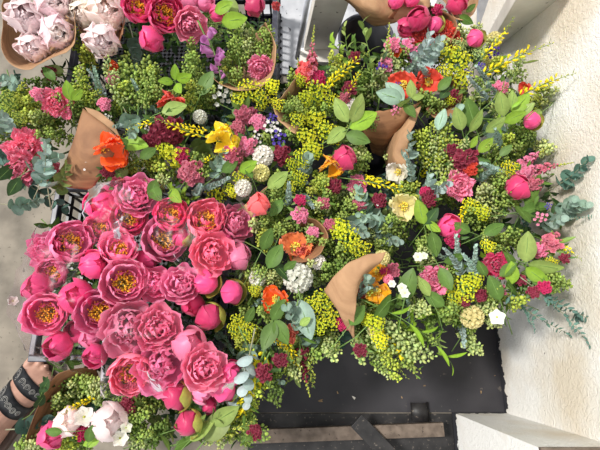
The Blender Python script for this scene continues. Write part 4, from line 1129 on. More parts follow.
# deeper greenery that closes the gaps under the flowers
MASK = [(-8,70),(40,75),(78,60),(125,50),(150,60),(215,85),(272,90),(300,60),(350,66),(395,45),(470,20),(500,60),(520,90),(545,120),(545,160),(560,200),(552,262),(508,296),(494,318),(440,322),(425,340),(380,352),(345,335),(325,360),(290,380),(255,400),(250,448),(150,450),(30,450),(44,405),(110,366),(110,330),(140,300),(230,340),(255,300),(250,200),(150,175),(100,190),(76,182),(60,150),(20,180),(-8,170)]
def inside(u, v, poly=MASK):
    c = False; j = len(poly)-1
    for i in range(len(poly)):
        (a, b), (e, f) = poly[i], poly[j]
        if (b > v) != (f > v) and u < (e-a)*(v-b)/(f-b)+a: c = not c
        j = i
    return c
GAPS = [(388,135,30),(372,168,14),(104,150,26),(85,140,22),(290,98,10),(20,60,14),(340,285,12),(170,72,14),(262,62,14),(275,75,12)]
n = 0
for gy in range(60, 450, 23):
    for gx in range(-4, 575, 23):
        u, v = gx+rnd.uniform(-6, 6), gy+rnd.uniform(-6, 6)
        if not inside(u, v) or any((u-a)**2+(v-b)**2 < r*r for a, b, r in GAPS): continue
        k = rnd.choice(['LP','LF','LF','EB','EC','LW']); a = rnd.uniform(0, 6.28); L = rnd.uniform(13, 20)
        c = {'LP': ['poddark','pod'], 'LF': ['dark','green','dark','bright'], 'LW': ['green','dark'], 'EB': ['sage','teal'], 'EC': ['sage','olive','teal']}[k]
        z = zc(u, v) - (.10 if u > 480 else .08)
        spray(k, u-L*math.cos(a), v+L*math.sin(a), u+L*math.cos(a), v-L*math.sin(a), rnd.choice(c), z-.03, z+.03); n += 1
for gy in range(26, 112, 17):
    for gx in range(134, 276, 18):
        u, v = gx+rnd.uniform(-5, 5), gy+rnd.uniform(-5, 5); a = rnd.uniform(0, 6.28); L = 14
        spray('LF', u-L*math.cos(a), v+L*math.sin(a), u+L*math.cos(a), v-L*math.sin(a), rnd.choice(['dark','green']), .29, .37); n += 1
PEO = [(50,230),(95,205),(130,190),(170,200),(250,210),(262,260),(248,320),(250,380),(215,430),(160,440),(120,400),(110,372),(60,358),(34,335),(34,290)]
for gy in range(190, 440, 20):
    for gx in range(35, 262, 20):
        u, v = gx+rnd.uniform(-5, 5), gy+rnd.uniform(-5, 5)
        if not inside(u, v, PEO): continue
        a = rnd.uniform(0, 6.28); L = 14
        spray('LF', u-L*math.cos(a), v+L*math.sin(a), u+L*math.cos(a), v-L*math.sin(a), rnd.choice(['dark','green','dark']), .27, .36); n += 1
print('filler', n, 'items', len(todo))
# ---- labels
LOOK = {'LP': {'pod':'mid-green seed-pod spray','podyel':'yellow-green seed-pod spray','podpale':'pale green seed-pod spray','poddark':'dark green seed-pod spray'},
 'BR': {'yellow':'yellow broom flower spike','podyel':'yellow-green budded broom spike'}, 'FX': {'mauve':'mauve foxglove stem with hanging bells'},
 'EC': {'sage':'round-leaved sage green eucalyptus','silver':'round-leaved silvery eucalyptus','olive':'round-leaved olive eucalyptus','teal':'dark blue-green round-leaved eucalyptus'},
 'EB': {'sage':'small-leaved grey-green eucalyptus','silver':'small-leaved silvery blue eucalyptus','teal':'small-leaved dark eucalyptus'}, 'ES': {'teal':'slim dark eucalyptus twig'},
 'JC': {'white':'sprig of tiny white flowers','violet':'sprig of tiny violet flowers','rose':'sprig of tiny pink flowers'}}
CN_ = {'bright':'bright green','light':'pale green','green':'mid-green','dark':'dark green','olive':'olive green','sage':'grey-green','acid':'yellow-green','yellow':'bright yellow','podyel':'dull yellow-green','podpale':'pale greenish',
  'burg':'burgundy','dusky':'dusky pink','rose':'rose pink','magenta':'magenta','salmon':'salmon','red':'red','pink':'light pink','white':'white','cream':'cream','podpale2':'','violet':'violet','silver':'silvery','teal':'blue-green', 'pod':'green'}
NOUN = {'L1':'broad leaf','PW':'peony','LF':'leafy branch','LW':'narrow-leaved stem','EU':'spurge flower cluster','SD':'frilly flower head','SN':'snapdragon spike','BL':'leafy shoot','MM':'pompom flower','JS':'star flower','CN':'carnation','PB':'peony bud','PG':'peony'}
def look(k, c): return LOOK.get(k, {}).get(c) or (CN_.get(c, c)+' '+NOUN.get(k, 'flower'))
MARKS = [(26,18,'upper left pale peonies'),(106,14,'cream blush peonies'),(165,14,'stamened hot pink peony'),(190,24,'rose double peony'),(256,6,'lone top magenta peony'),(104,151,'crinkled orange poppy'),(57,103,'upper left carnation'),
 (24,148,'large left carnation'),(85,145,'brown paper wrap at left'),(62,200,'empty crate lattice'),(137,196,'light ruffled top peony'),(219,139,'yellow poppy'),(263,156,'largest white pompom'),(243,188,'lower white pompom'),(200,117,'smallest white pompom'),
 (259,204,'salmon peony'),(345,158,'dark magenta peony'),(330,163,'golden poppy'),(388,140,'dark gap with paper'),(398,172,'white anemone'),(403,206,'pale yellow poppy'),(449,226,'round magenta bloom'),(418,19,'top sepalled bud'),
 (403,85,'left vermilion poppy'),(428,82,'right vermilion poppy'),(430,35,'coral red carnations'),(476,38,'bud by white board'),(519,187,'crimson-pink globe'),(533,121,'bud against wall'),(465,160,'burgundy bloom'),(459,185,'right rose carnation'),
 (497,265,'deep pink carnation'),(435,279,'pink carnation by white stars'),(376,281,'golden flowers in paper'),(340,290,'brown paper cone'),(298,278,'large frilled white flower'),(276,299,'middle orange poppy'),(295,247,'peach ruffled poppy'),(283,331,'lower salmon poppy'),
 (233,292,'rightmost pink bud'),(207,283,'middle globe bud'),(204,368,'dusky rose peony'),(176,397,'large-capped bud'),(188,424,'lowest capped bud'),(109,422,'round pale peony'),(84,417,'white star flower'),(51,436,'bottom left hot pink peony'),(131,372,'golden-stamened coral peony'),
 (472,317,'cream rose-like flower'),(497,317,'edge star flower'),(350,108,'white stock'),(340,35,'white pillar'),(368,30,'black bucket'),(214,58,'foxgloves'),(170,101,'red petals'),(357,186,'dusty rose flower'),(261,68,'salmon striped flower'),
 (580,202,'round leaves on wall'),(545,268,'horizontal right leaf'),(390,380,'black board below'),(320,400,'bare black board'),(240,250,'right edge rosy peony'),(418,257,'lone star flower'),(310,50,'top pink snapdragon'),(250,90,'upper spurge clusters'),(322,128,'central spurge clusters'),(458,62,'right spurge clusters'),(350,240,'lower spurge clusters'),(168,130,'burgundy stock')]
def rel(u, v, m):
    dx, dy = u-m[0], m[1]-v; d = math.hypot(dx, dy)
    if d < 7: return 'over the'
    a = math.degrees(math.atan2(dy, dx)) % 360
    w = ['right of the','above and right of the','above the','above and left of the','left of the','below and left of the','below the','below and right of the'][int((a+22.5)//45) % 8]
    return ('close ' if d < 14 else '') + w
labels = {}
def tag(o, label, cat, group=None, kind=None):
    if label: o['label'] = label
    if cat: o['category'] = cat
    if group: o['group'] = group
    if kind: o['kind'] = kind
for o, k, c, u, v, lab in todo:
    if lab is None:
        ms = sorted(MARKS, key=lambda m: (m[0]-u)**2+(m[1]-v)**2)[:6]; cand = []
        q = look(k, c)
        for m in ms[:3]: cand.append(f'{q} {rel(u,v,m)} {m[2]}')
        for m in ms[:3]:
            for m2 in ms[1:6]:
                if m2 is not m: cand.append(f'{q} {rel(u,v,m)} {m[2]}, {"towards" if (m2[0]-u)**2+(m2[1]-v)**2 > 400 else "near"} the {m2[2]}')
        cand = [x for x in cand if len(x.split()) <= 16]
        lab = next((x for x in cand if x not in labels), cand[0])
    labels[lab] = labels.get(lab, 0)+1
    tag(o, lab, CAT[k], GRP.get(k))
print('dup labels', [x for x in labels if labels[x] > 1])
# ---------------------------------------------------------------- setting
def struct(o, nm=None): o['kind'] = 'structure'; return o
WX = .604/1.4*H; WY = -.177/1.4*H
def slab(name, mat, p0, p1, loc=(0,0,0)):
    m = MB(); box(m, p0, p1); o = m.obj(name, mat, smooth=False); o.location = loc; return o
fl = slab('floor', 'concrete', (-2.2,-1.2,-.05), (WX+.05, 3.0, 0)); struct(fl)
m = MB(); m.add([(WX,-1.0,-.001),(WX+.12,-1.0,-.001),(WX+.12,1.32,-.001),(WX,1.32,-.001),(WX,-1.0,1.9),(WX+.12,-1.0,1.9),(WX+.12,1.32,1.9),(WX,1.32,1.9)], [(3,2,1,0),(4,5,6,7),(0,1,5,4),(1,2,6,5),(2,3,7,6),(3,0,4,7)])
wr = struct(m.obj('wall_right', 'plaster', smooth=False))
def px(u, v, z): return tuple(P(u, v, z))
# low whitewashed ledge at the bottom right
kx0 = P(452, 418, 0).x; led_h = .555
m = MB(); y0 = WY
vs = [(kx0, y0, 0), (WX, y0, 0), (WX, y0-.25, 0), (kx0+.05, y0-.25, 0), (kx0+.02, y0-.0, .42), (WX, y0-.0, .42), (WX, y0-.25, .42), (kx0+.05, y0-.25, .42)]
box(m, (kx0, y0-.28, -.001), (WX+.001, y0, led_h)); lw = struct(m.obj('wall_front', 'plaster2', smooth=False))
lc = slab('trim_1', 'steel', (kx0-.005, y0-.285, led_h), (WX, y0+.003, led_h+.008)); struct(lc)
# black painted board covering the floor by the wall
bx0 = P(250, 380, 0).x
m = MB(); box(m, (bx0, WY, .0), (WX, P(300,96,0).y, .012)); bo = m.obj('floor_board', 'blackboard', smooth=False); struct(bo)
m = MB(); box(m, (bx0, WY-.5, .0), (kx0-.002, WY-.004, .006)); bo2 = m.obj('floor_board', 'black_iron', smooth=False); struct(bo2)
# pale yard floor beyond
m = MB(); box(m, (P(262,40,0).x, P(300,75,0).y, 0), (P(350,40,0).x+1.2, 2.9, .006)); yo = m.obj('floor_yard', 'yard', smooth=False); struct(yo)
# steel bar with a diagonal iron strut and a curved iron foot on the board
def bar(mb, a, b, w, h):
    a, b = Vector(a), Vector(b); d = (b-a).normalized(); s = d.cross(Vector((0,0,1))).normalized()
    vs = []
    for p in (a, b):
        for q, r in ((-1,0),(1,0),(1,1),(-1,1)): vs.append(p + s*(q*w/2) + Vector((0,0,h*r)))
    mb.add(vs, [(0,1,2,3),(7,6,5,4),(0,4,5,1),(1,5,6,2),(2,6,7,3),(3,7,4,0)])
rr = bpy.data.objects.new('bench_frame', None); COL.objects.link(rr); rr.location = P(350, 431, .05)
def child(mb, nm, mat, root, bev=.0):
    o = mb.obj(nm, mat, smooth=False)
    o.parent = root; o.matrix_parent_inverse = Matrix.Translation(-root.location)
    if bev:
        b = o.modifiers.new('b', 'BEVEL'); b.width = bev; b.segments = 2
    return o
def on(nm): o = bpy.data.objects.new(nm, None); COL.objects.link(o); return o
m = MB(); bar(m, P(240, 436, .05), P(442, 428.5, .05), .040, .022); child(m, 'rail', 'steel', rr, .0015)
m = MB(); bar(m, P(356, 420, .075), P(396, 462, .075), .050, .012); child(m, 'strut', 'black_iron', rr, .0015)
m = MB(); bar(m, P(250, 440, .012), P(250, 432, .012), .02, .038); bar(m, P(430, 432, .012), P(430, 427, .012), .02, .038); child(m, 'foot', 'black_iron', rr)
tag(rr, 'worn brown-grey steel bar with black diagonal strut lying low across the bottom', 'bench frame')
m = MB(); c0 = P(420, 411, .012); vs, fs = [], []; n = 12
for i in range(n+1):
    a = PI*.02 + PI*.75*i/n
    for r in (.030, .036):
        for y in (-.028, .028): vs.append((c0.x + r*math.cos(a)-.008, c0.y+y, .010+r*math.sin(a)))
for i in range(n):
    b = 4*i; fs += [(b, b+4, b+5, b+1), (b+2, b+3, b+7, b+6), (b, b+2, b+6, b+4), (b+1, b+5, b+7, b+3)]
fs += [(0,1,3,2), (4*n, 4*n+2, 4*n+3, 4*n+1)]
m.add(vs, fs); o = m.obj('iron_bracket', 'black_iron'); tag(o, 'small curved black bracket standing on the black board above the steel bar', 'bracket')
# litter on the board
for u, v, L, a, nm, lab in ((318,401,.022,5,'dry_leaf','pale dry leaf lying on the black board, leftmost litter'),(352,396,.018,-40,'white_petal','thin white fallen petal on the black board in the middle'),(401,396,.009,-60,'dry_leaf','small tan dry scrap above the black bracket'),(337,391,.010,-70,'dry_leaf','small brown speck of leaf above the pale dry leaf'),
    (481,394,.012,80,'dry_leaf','rusty brown dry leaf in the right corner of the black board'),(494,376,.006,20,'dry_leaf','tiny rusty scrap near the board edge by the wall'),(423,386,.010,10,'dry_leaf','small dry scrap right of the hanging pod sprays')):
    m = MB(); ar = math.radians(a); leaf(m, (0,0,0), (math.cos(ar), math.sin(ar), .05), (0,0,1), L*1.3, L*.4, .5, .3, nu=5)
    o = m.obj(nm, 'white_paint' if 'white' in lab else 'debris'); o.location = P(u, v, .014); tag(o, lab, 'fallen leaf' if nm == 'dry_leaf' else 'petal')
# white pillar / plinth at the top, leaning pale pole, boards at the top right
zt = .18
m = MB(); q = [P(312,62,zt), P(352,60,zt), P(350,46,zt), P(302,48,zt)]
a0, a1 = P(300, 62, zt), P(350, 62, zt)
box(m, (a0.x, a0.y, 0), (a1.x, a0.y+.06, zt)); st = m.obj('wall_back', 'white_paint', smooth=False); struct(st)
m = MB(); b0, b1 = P(309, 46, zt+.05), P(334, 46, zt+.05)
pts = [(P(304,50,zt), P(332,50,zt)), (P(318,-12,.55), P(354,-12,.55))]
(vA, vB), (vC, vD) = pts; off = Vector((0, .05, 0))
m.add([vA, vB, vD, vC, vA+off, vB+off, vD+off, vC+off], [(0,1,2,3),(7,6,5,4),(0,4,5,1),(1,5,6,2),(2,6,7,3),(3,7,4,0)])
o = m.obj('painted_board', 'white_paint', smooth=False); tag(o, 'dirty white painted panel leaning behind the top snapdragon, beside the black bucket', 'panel')
m = MB(); tube(m, [P(297,58,.12), P(310,-14,.6)], .008, 10); o = m.obj('pole', 'pale_metal'); tag(o, 'thin pale metal pole along the left edge of the white panel', 'pole')
def beam(nm, a, b, w, t, mat, lab, cat='board'):
    a, b = Vector(a), Vector(b); d = (b-a).normalized(); wv = Vector((1,0,0)) - d*d.x; wv.normalize(); tv = d.cross(wv)
    vs = []
    for p in (a, b):
        for i, j in ((-1,-1),(1,-1),(1,1),(-1,1)): vs.append(p + wv*(i*w/2) + tv*(j*t/2))
    m = MB(); m.add(vs, [(3,2,1,0),(4,5,6,7),(0,1,5,4),(1,2,6,5),(2,3,7,6),(3,0,4,7)]); o = m.obj(nm, mat, smooth=False)
    bv = o.modifiers.new('b', 'BEVEL'); bv.width = .003; bv.segments = 2; tag(o, lab, cat); return o
beam('white_post', P(492, 62, .1), P(553, -30, .72), .12, .05, 'white_paint', 'broad white painted post slanting up to the right, at the top right beside the wall', 'post')
beam('white_board', P(484, 60, .05), P(488, -25, .35), .06, .03, 'pale_metal', 'narrow bluish white upright board left of the slanting white post', 'board')
m = MB(); box(m, (P(430,30,0).x, P(470,20,0).y, 0), (WX, P(470,20,0).y+.1, .3)); struct(m.obj('wall_rear', 'plaster2', smooth=False))
# ---- sheets: paper wraps and cellophane
def catm(pts, n):
    pts = [Vector(p) for p in pts]; out = []; m = len(pts)
    for i in range(m-1):
        p0, p1, p2, p3 = pts[max(i-1,0)], pts[i], pts[i+1], pts[min(i+2,m-1)]
        for k in range(n):
            t = k/n; out.append(.5*((2*p1)+(-p0+p2)*t+(2*p0-5*p1+4*p2-p3)*t*t+(-p0+3*p1-3*p2+p3)*t**3))
    out.append(pts[-1]); return out
def sheet(name, rows, mat, label, cat, group, crum=.006, thick=.0008, sub=5, rsub=5):
    R = [catm([P(*p) for p in r], sub) for r in rows]; cols = [catm([r[i] for r in R], rsub) for i in range(len(R[0]))]
    nr, nc = len(cols[0]), len(cols); vs = []; ph = rnd.uniform(0, 50)
    for j in range(nr):
        for i in range(nc):
            p = cols[i][j]; d = Vector([noise.noise(Vector((p.x*14+ph+k*9, p.y*14, p.z*14))) + .5*noise.noise(Vector((p.x*40+ph, p.y*40+k*5, p.z*40))) for k in range(3)])
            vs.append(p + d*crum)
    fs = [(j*nc+i, j*nc+i+1, (j+1)*nc+i+1, (j+1)*nc+i) for j in range(nr-1) for i in range(nc-1)]
    m = MB(); m.add(vs, fs); o = m.obj(name, mat)
    if thick: s = o.modifiers.new('s', 'SOLIDIFY'); s.thickness = thick
    tag(o, label, cat, group); return o
PW = 'brown paper wraps'
def cone(rim, zr, cen, k, zb, mat, label, name='paper_wrap', crum=.006, mid=.6):
    r0 = [(u, v, zr) for u, v in rim]; r1 = [(cen[0]+(u-cen[0])*mid, cen[1]+(v-cen[1])*mid, (zr+zb)/2+.03) for u, v in rim]
    r2 = [(cen[0]+(u-cen[0])*k, cen[1]+(v-cen[1])*k, zb) for u, v in rim]
    return sheet(name, [r0, r1, r2], mat, label, 'paper wrap', PW, crum)
cone([(4,-12),(2,20),(3,48),(12,64),(28,69),(48,62),(74,46),(75,20),(70,-12)], .55, (42,15), .35, .28, 'kraft', 'open brown paper cone round the pale pink peonies, top left corner', mid=.78)
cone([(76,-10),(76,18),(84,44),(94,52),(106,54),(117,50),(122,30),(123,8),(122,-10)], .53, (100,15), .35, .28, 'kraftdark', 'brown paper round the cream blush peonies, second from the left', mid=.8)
cone([(266,22),(275,42),(274,66),(264,84),(243,92),(222,86),(212,78)], .53, (240,50), .4, .28, 'kraft', 'brown paper edge curving round the foxglove bunch beside the black crate', mid=.8)
cone([(300,72),(291,84),(283,96),(274,106),(280,122),(296,134)], .53, (318,100), .4, .28, 'kraft', 'brown paper corner left of the top pink snapdragon')
sheet('paper_wrap', [[(84,108,.555),(100,122,.56),(120,138,.55)], [(76,134,.55),(92,146,.555),(112,156,.54)], [(66,160,.53),(82,168,.535),(102,174,.52)], [(52,182,.49),(72,188,.49),(94,190,.48)]], 'kraftdark', 'large flat face of brown paper beside the vivid orange poppy', 'paper wrap', PW, .004)
sheet('paper_wrap', [[(84,107,.56),(100,112,.56),(114,122,.55)], [(96,122,.552),(108,128,.55),(120,138,.54)]], 'kraft', 'narrow folded paper flap above the vivid orange poppy', 'paper wrap', PW, .004)
sheet('paper_wrap', [[(340,-12,.5),(365,-12,.55),(392,-12,.52),(430,-12,.52)], [(348,2,.5),(368,8,.555),(392,10,.53),(428,4,.53)], [(358,12,.44),(372,25,.46),(392,24,.5),(420,12,.53)]], 'kraft', 'brown paper folds left of the top magenta buds', 'paper wrap', PW, .012)
cone([(388,18),(400,8),(424,4),(446,12),(456,26),(450,44)], .53, (424,30), .45, .3, 'kraftdark', 'brown paper arching round the top magenta buds')
cone([(432,-10),(446,4),(458,20),(474,14),(480,-10)], .52, (458,-6), .4, .3, 'kraft', 'brown paper at the top edge round the leafy magenta bud')
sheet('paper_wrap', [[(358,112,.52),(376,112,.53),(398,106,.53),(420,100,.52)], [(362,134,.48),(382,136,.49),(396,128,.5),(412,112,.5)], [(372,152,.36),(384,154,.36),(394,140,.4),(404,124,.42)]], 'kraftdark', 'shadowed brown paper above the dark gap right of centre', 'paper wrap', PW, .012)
sheet('paper_wrap', [[(420,104,.53),(412,130,.54),(408,150,.53),(412,172,.5)], [(412,108,.52),(400,130,.525),(394,152,.52),(396,172,.48)], [(404,118,.42),(391,136,.43),(385,156,.42),(388,172,.38)]], 'kraft', 'brown paper fold hanging on the right of the dark gap', 'paper wrap', PW, .01)
sheet('paper_wrap', [[(386,252,.59),(366,254,.59),(348,262,.58),(336,274,.57),(325,290,.54)], [(378,262,.58),(364,268,.585),(354,278,.58),(346,292,.57),(338,310,.54)], [(372,268,.53),(361,280,.55),(357,298,.56),(355,318,.54),(354,342,.49)]], 'kraft', 'brown paper cone opening towards the golden flowers in the centre', 'paper wrap', PW, .006)
cone([(300,216),(316,220),(328,234),(322,252),(304,262),(292,262)], .53, (302,240), .5, .35, 'kraftdark', 'curved brown paper edge round the melon coral bloom')
cone([(452,70),(462,90),(456,112),(438,118),(426,108)], .5, (440,90), .5, .35, 'kraftdark', 'brown paper glimpsed below the right vermilion poppy')
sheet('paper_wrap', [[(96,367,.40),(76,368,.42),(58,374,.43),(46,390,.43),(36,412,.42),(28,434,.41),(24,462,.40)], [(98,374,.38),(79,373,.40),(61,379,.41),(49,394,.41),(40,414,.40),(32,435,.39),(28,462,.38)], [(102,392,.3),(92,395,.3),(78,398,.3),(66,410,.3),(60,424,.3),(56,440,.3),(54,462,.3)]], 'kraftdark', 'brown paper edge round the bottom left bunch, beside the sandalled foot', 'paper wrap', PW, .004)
sheet('paper_wrap', [[(258,194,.52),(268,186,.51)], [(244,206,.5),(252,218,.5)]], 'kraft', 'small brown paper corner under the salmon peony', 'paper wrap', PW, .004)
CW = 'clear cellophane sleeves round the peonies'
sheet('cellophane_sleeve', [[(36,228,.50),(24,255,.49),(8,300,.46),(14,330,.44),(34,358,.42),(70,372,.40)], [(52,222,.535),(46,262,.535),(36,302,.53),(46,330,.52),(62,356,.5),(86,366,.44)], [(76,224,.55),(78,262,.55),(74,300,.55),(78,330,.54),(90,348,.52),(104,358,.48)]], 'cello', 'clear cellophane sleeve spreading out on the left over the concrete', 'cellophane', CW, .02, 0)
sheet('cellophane_sleeve', [[(86,190,.51),(120,182,.53),(160,196,.54),(200,200,.54),(244,208,.52)], [(84,214,.53),(122,214,.55),(160,226,.55),(204,232,.56),(250,236,.53)], [(96,244,.52),(130,246,.55),(168,258,.56),(210,276,.55),(252,284,.5)]], 'cello', 'clear cellophane over the upper half of the peony bunch', 'cellophane', CW, .022, 0)
sheet('cellophane_sleeve', [[(104,318,.52),(130,304,.55),(160,306,.55),(196,322,.55),(226,352,.53)], [(106,350,.53),(130,342,.55),(162,338,.56),(200,352,.56),(236,376,.52)], [(104,392,.47),(120,402,.49),(140,396,.5),(196,392,.52),(234,404,.46)]], 'cello', 'creased shiny cellophane round the lowest double peonies', 'cellophane', CW, .022, 0)
# ---- crates and buckets
def crate(x0, y0, x1, y1, h, label, name='plastic_crate', bottom=True, ang=0):
    r = on(name); r.location = (x0, y0, .0)
    w, d = x1-x0, y1-y0
    m = MB(); t = .018
    for a, b in (((0,0),(w,t)), ((0,d-t),(w,d)), ((0,t),(t,d-t)), ((w-t,t),(w,d-t))): box(m, (a[0],a[1],h-.03), (b[0],b[1],h))
    o = m.obj('rim', 'plastic_rim', r, False); bv = o.modifiers.new('b','BEVEL'); bv.width = .003; bv.segments = 2
    for side in range(4):
        m = MB(); L = w if side < 2 else d; n = int(L/.035)
        for i in range(n+1):
            p = .004+(L-.016)*i/n
            for dz in (0,):
                if side == 0: box(m, (p,.005,0), (p+.008,.010,h-.03))
                if side == 1: box(m, (p,d-.010,0), (p+.008,d-.005,h-.03))
                if side == 2: box(m, (.005,p,0), (.010,p+.008,h-.03))
                if side == 3: box(m, (w-.010,p,0), (w-.005,p+.008,h-.03))
        for z in (.002, h*.3, h*.6):
            if side == 0: box(m, (0,.003,z), (w,.012,z+.02))
            if side == 1: box(m, (0,d-.012,z), (w,d-.003,z+.02))
            if side == 2: box(m, (.003,0,z), (.012,d,z+.02))
            if side == 3: box(m, (w-.012,0,z), (w-.003,d,z+.02))
        m.obj('side_panel', 'plastic', r, False)
    m = MB(); sp = .034; k = int((w+d)/sp)
    for i in range(k):
        c = sp*(i+.5)                                  # x + y = c and x - y + d = c
        for sg in (0, 1):
            xa, xb = max(0, c-d), min(w, c)
            if xb-xa < .01: continue
            ya, yb = (c-xa, c-xb) if sg == 0 else (d-(c-xa), d-(c-xb))
            a, b = Vector((xa, ya, .006)), Vector((xb, yb, .006)); bar(m, a, b, .011, .005)
    m.obj('lattice_bottom', 'plastic', r, False)
    tag(r, label, 'crate', 'black plastic crates'); return r
tl, bl = P(46,184,.25), P(38,362,.25)
crate((tl.x+bl.x)/2, bl.y, (tl.x+bl.x)/2+.56, tl.y, .25, 'black plastic lattice crate holding the big bunch of pink peonies')
t2 = P(277, 45, .28); crate(P(62,100,.28).x, P(100,106,.28).y, t2.x, P(100,106,.28).y+.60, .28, 'black crate under the upper hot pink peonies and the foxglove bunch')
def bucket(u, v, z, r, h, label):
    p = P(u, v, z); rt = on('flower_bucket'); rt.location = (p.x, p.y, z-h)
    for nm, prof in (('body', [(0,0),(r*.78,0),(r*.8,.004),(r*.98,h-.012),(r*.98-.004,h-.012),(r*.79-.002,.008),(0,.008)]), ('rim', [(r*.97,h-.014),(r*1.04,h-.012),(r*1.05,h),(r*.97,h),(r*.97,h-.014)])):
        m = MB(); n = 36; vs, fs = [], []
        for a, b in prof:
            for k in range(n): vs.append((a*math.cos(2*PI*k/n), a*math.sin(2*PI*k/n), b))
        for i in range(len(prof)-1):
            for k in range(n): fs.append((i*n+k, i*n+(k+1)%n, (i+1)*n+(k+1)%n, (i+1)*n+k))
        m.add(vs, fs); m.obj(nm, 'plastic' if nm == 'body' else 'plastic_rim', rt)
    tag(rt, label, 'bucket', 'black flower buckets')
bucket(366, 36, .38, .085, .37, 'black bucket standing beside the white panel at the top')
bucket(392, 150, .34, .12, .32, 'black bucket whose rim shows in the dark gap right of centre')
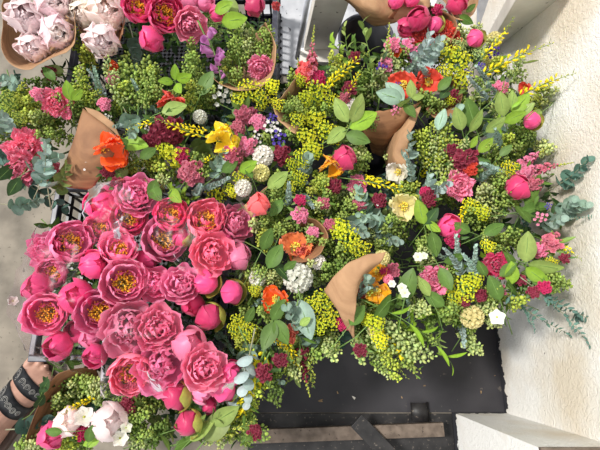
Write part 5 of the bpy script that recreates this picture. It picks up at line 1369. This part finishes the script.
# ---- foot in sandal
def person():
    base = P(2, 434, 0); base.z = .022
    ang = math.atan2(68, 40) - PI/2
    rt = on('person'); rt.location = base; rt.rotation_euler = (0, 0, ang); rt.scale = (1.15,)*3
    sc = 1.0
    secs = [ # y, centre x, centre z, half width, half height
        (-.045,0,.030,.010,.012),(-.040,0,.032,.024,.026),(-.02,0,.036,.033,.036),(.01,0,.044,.036,.046),(.05,.001,.052,.036,.052),(.09,.003,.046,.040,.044),(.13,.004,.036,.046,.034),(.165,.004,.028,.050,.026),(.19,.002,.022,.050,.020),(.205,.0,.018,.044,.015),(.212,0,.016,.030,.010)]
    def loft(mb, secs, n=20):
        vs, fs = [], []
        for y, cx, cz, a, b in secs:
            for k in range(n): t = 2*PI*k/n; zz = cz + b*math.sin(t); vs.append((cx+a*math.cos(t)*(1-.08*math.sin(t)), y, max(.001, zz)))
        for i in range(len(secs)-1):
            for k in range(n): fs.append((i*n+k, i*n+(k+1)%n, (i+1)*n+(k+1)%n, (i+1)*n+k))
        fs.append(tuple(range(n))[::-1]); fs.append(tuple((len(secs)-1)*n+k for k in range(n))); mb.add(vs, fs)
    m = MB(); loft(m, secs)
    leg = [((0,-.008,.05),.036),((0,-.012,.09),.036),((-.002,-.02,.14),.035),((-.01,-.035,.2),.040),((-.02,-.055,.28),.050),((-.03,-.07,.36),.056),((-.035,-.08,.44),.054),((-.035,-.08,.5),.05)]
    tube(m, [Vector(a) for a, b in leg], [b for a, b in leg], 20)
    toes = [(-.034,.195,.0135,.050,-4),(-.013,.202,.0095,.042,0),(.006,.199,.009,.038,3),(.023,.192,.0085,.034,7),(.039,.180,.0085,.030,12)]
    for x, y, r, L, a in toes:
        d = Vector((math.sin(math.radians(a)), math.cos(math.radians(a)), 0)); p = Vector((x, y-.02, .020))
        tube(m, [p, p+d*L*.5+Vector((0,0,.006)), p+d*L*.8+Vector((0,0,.003)), p+d*L*1.05-Vector((0,0,.004)), p+d*L*1.15-Vector((0,0,.006))], [r, r*1.0, r*1.02, r*.8, r*.35], 14)
    body = m.obj('body', 'skin', rt); rm = body.modifiers.new('r','REMESH'); rm.mode = 'VOXEL'; rm.voxel_size = .0028; rm.use_smooth_shade = True
    sm = body.modifiers.new('s','SMOOTH'); sm.iterations = 4
    for x, y, r, L, a in toes:
        m = MB(); d = Vector((math.sin(math.radians(a)), math.cos(math.radians(a)), 0)); c = Vector((x, y-.02, .020))+d*L*.92+Vector((0,0,r*.86)); sd = Vector((d.y,-d.x,0)); vs = [c+Vector((0,0,.0016))]
        for k in range(10): t = 2*PI*k/10; vs.append(c+d*(math.cos(t)*r*.62)+sd*(math.sin(t)*r*.58)-Vector((0,0,.0015+abs(math.sin(t))*.001)))
        m.add(vs, [(0,1+k,1+(k+1)%10) for k in range(10)]); m.obj('toenail', 'nail', body)
    # sandal sole
    m = MB(); out = [(-.03,-.055),(.0,-.062),(.03,-.055),(.040,-.02),(.040,.04),(.046,.09),(.056,.14),(.058,.18),(.048,.215),(.028,.238),(.0,.250),(-.030,.256),(-.050,.240),(-.058,.20),(-.054,.14),(-.042,.08),(-.038,.02),(-.040,-.03)]
    n = len(out); vs = [(x, y, -.021) for x, y in out]+[(x*1.02, y, 0.002) for x, y in out]; m.add(vs, [tuple(range(n))[::-1], tuple(range(n, 2*n))]+[(k, (k+1)%n, n+(k+1)%n, n+k) for k in range(n)])
    o = m.obj('sandal_sole', 'sole', rt, False); bv = o.modifiers.new('b','BEVEL'); bv.width = .003; bv.segments = 2
    def sec(y):
        for i in range(len(secs)-1):
            if secs[i][0] <= y <= secs[i+1][0]:
                t = (y-secs[i][0])/(secs[i+1][0]-secs[i][0]); return [secs[i][q]+(secs[i+1][q]-secs[i][q])*t for q in range(1,5)]
    for (ya, yb, skew) in ((.146,.180,.010), (.094,.130,.014)):
        m = MB(); vs, fs = [], []; n = 22; rows = 5
        def pt(f, t, off):
            y = ya+(yb-ya)*f + skew*math.cos(t)*-1; cx, cz, a, b = sec(y); return Vector((cx+(a+off)*math.cos(t)*(1-.08*math.sin(t)), y, max(.0, cz+(b+off)*math.sin(t))))
        for off in (.0045, .0005):
            for j in range(rows):
                for k in range(n): vs.append(pt(j/(rows-1), -.35+(PI+.7)*k/(n-1), off))
        for L0 in (0, rows*n):
            for j in range(rows-1):
                for k in range(n-1): q = L0+j*n+k; fs.append((q, q+1, q+n+1, q+n))
        for k in range(n-1): a = k; fs.append((a, a+1, rows*n+a+1, rows*n+a)); a = (rows-1)*n+k; fs.append((a, a+1, rows*n+a+1, rows*n+a))
        m.add(vs, fs); st = m.obj('sandal_strap', 'leather', rt)
        for t, r in ((2.35,.016),(1.72,.010),(1.30,.008),(.92,.007),(.55,.006)):
            mm = MB(); c = pt(.5, t, .006); nr = Vector((math.cos(t), 0, math.sin(t))); fr = frame(nr)
            for rr_ in (r, r*.62):
                tube(mm, [c + fr @ Vector((math.cos(q)*rr_, math.sin(q)*rr_, 0)) for q in [2*PI*i/20 for i in range(21)]], .0009, 5, cap=False)
            bead(mm, c-nr*.001, nr, .0025, .003, W1); mm.obj('round_stitching', 'stitch', st)
    tag(rt, 'bare foot in a black strappy sandal with ring stitching, stepping in from the lower left', 'person')
person()
# ---------------------------------------------------------------- light and camera
w = bpy.data.worlds.new('sky'); S.world = w; w.use_nodes = True; nt = w.node_tree; nt.nodes.clear()
out = nt.nodes.new('ShaderNodeOutputWorld'); bg = nt.nodes.new('ShaderNodeBackground'); bg.inputs[0].default_value = (.93,.96,1.0,1); bg.inputs[1].default_value = .9
nt.links.new(bg.outputs[0], out.inputs[0])
sl = bpy.data.lights.new('sun', 'SUN'); sl.energy = 4.1; sl.angle = math.radians(9); sl.color = (1,.97,.92)
so = bpy.data.objects.new('sun', sl); COL.objects.link(so); so.rotation_euler = (Vector((-.62,.18,1.0))).to_track_quat('Z','Y').to_euler()
cd = bpy.data.cameras.new('camera'); cd.sensor_width = 36; cd.lens = F/600*36; cd.clip_start = .01
co = bpy.data.objects.new('camera', cd); COL.objects.link(co); co.location = CAM; co.rotation_euler = (TILT, 0, 0)
S.camera = co
S.view_settings.view_transform = 'Standard'; S.view_settings.look = 'None'; S.view_settings.gamma = 1; S.view_settings.use_curve_mapping = False
S.view_settings.exposure = 0
S.cycles.max_bounces = 6; S.cycles.transparent_max_bounces = 12
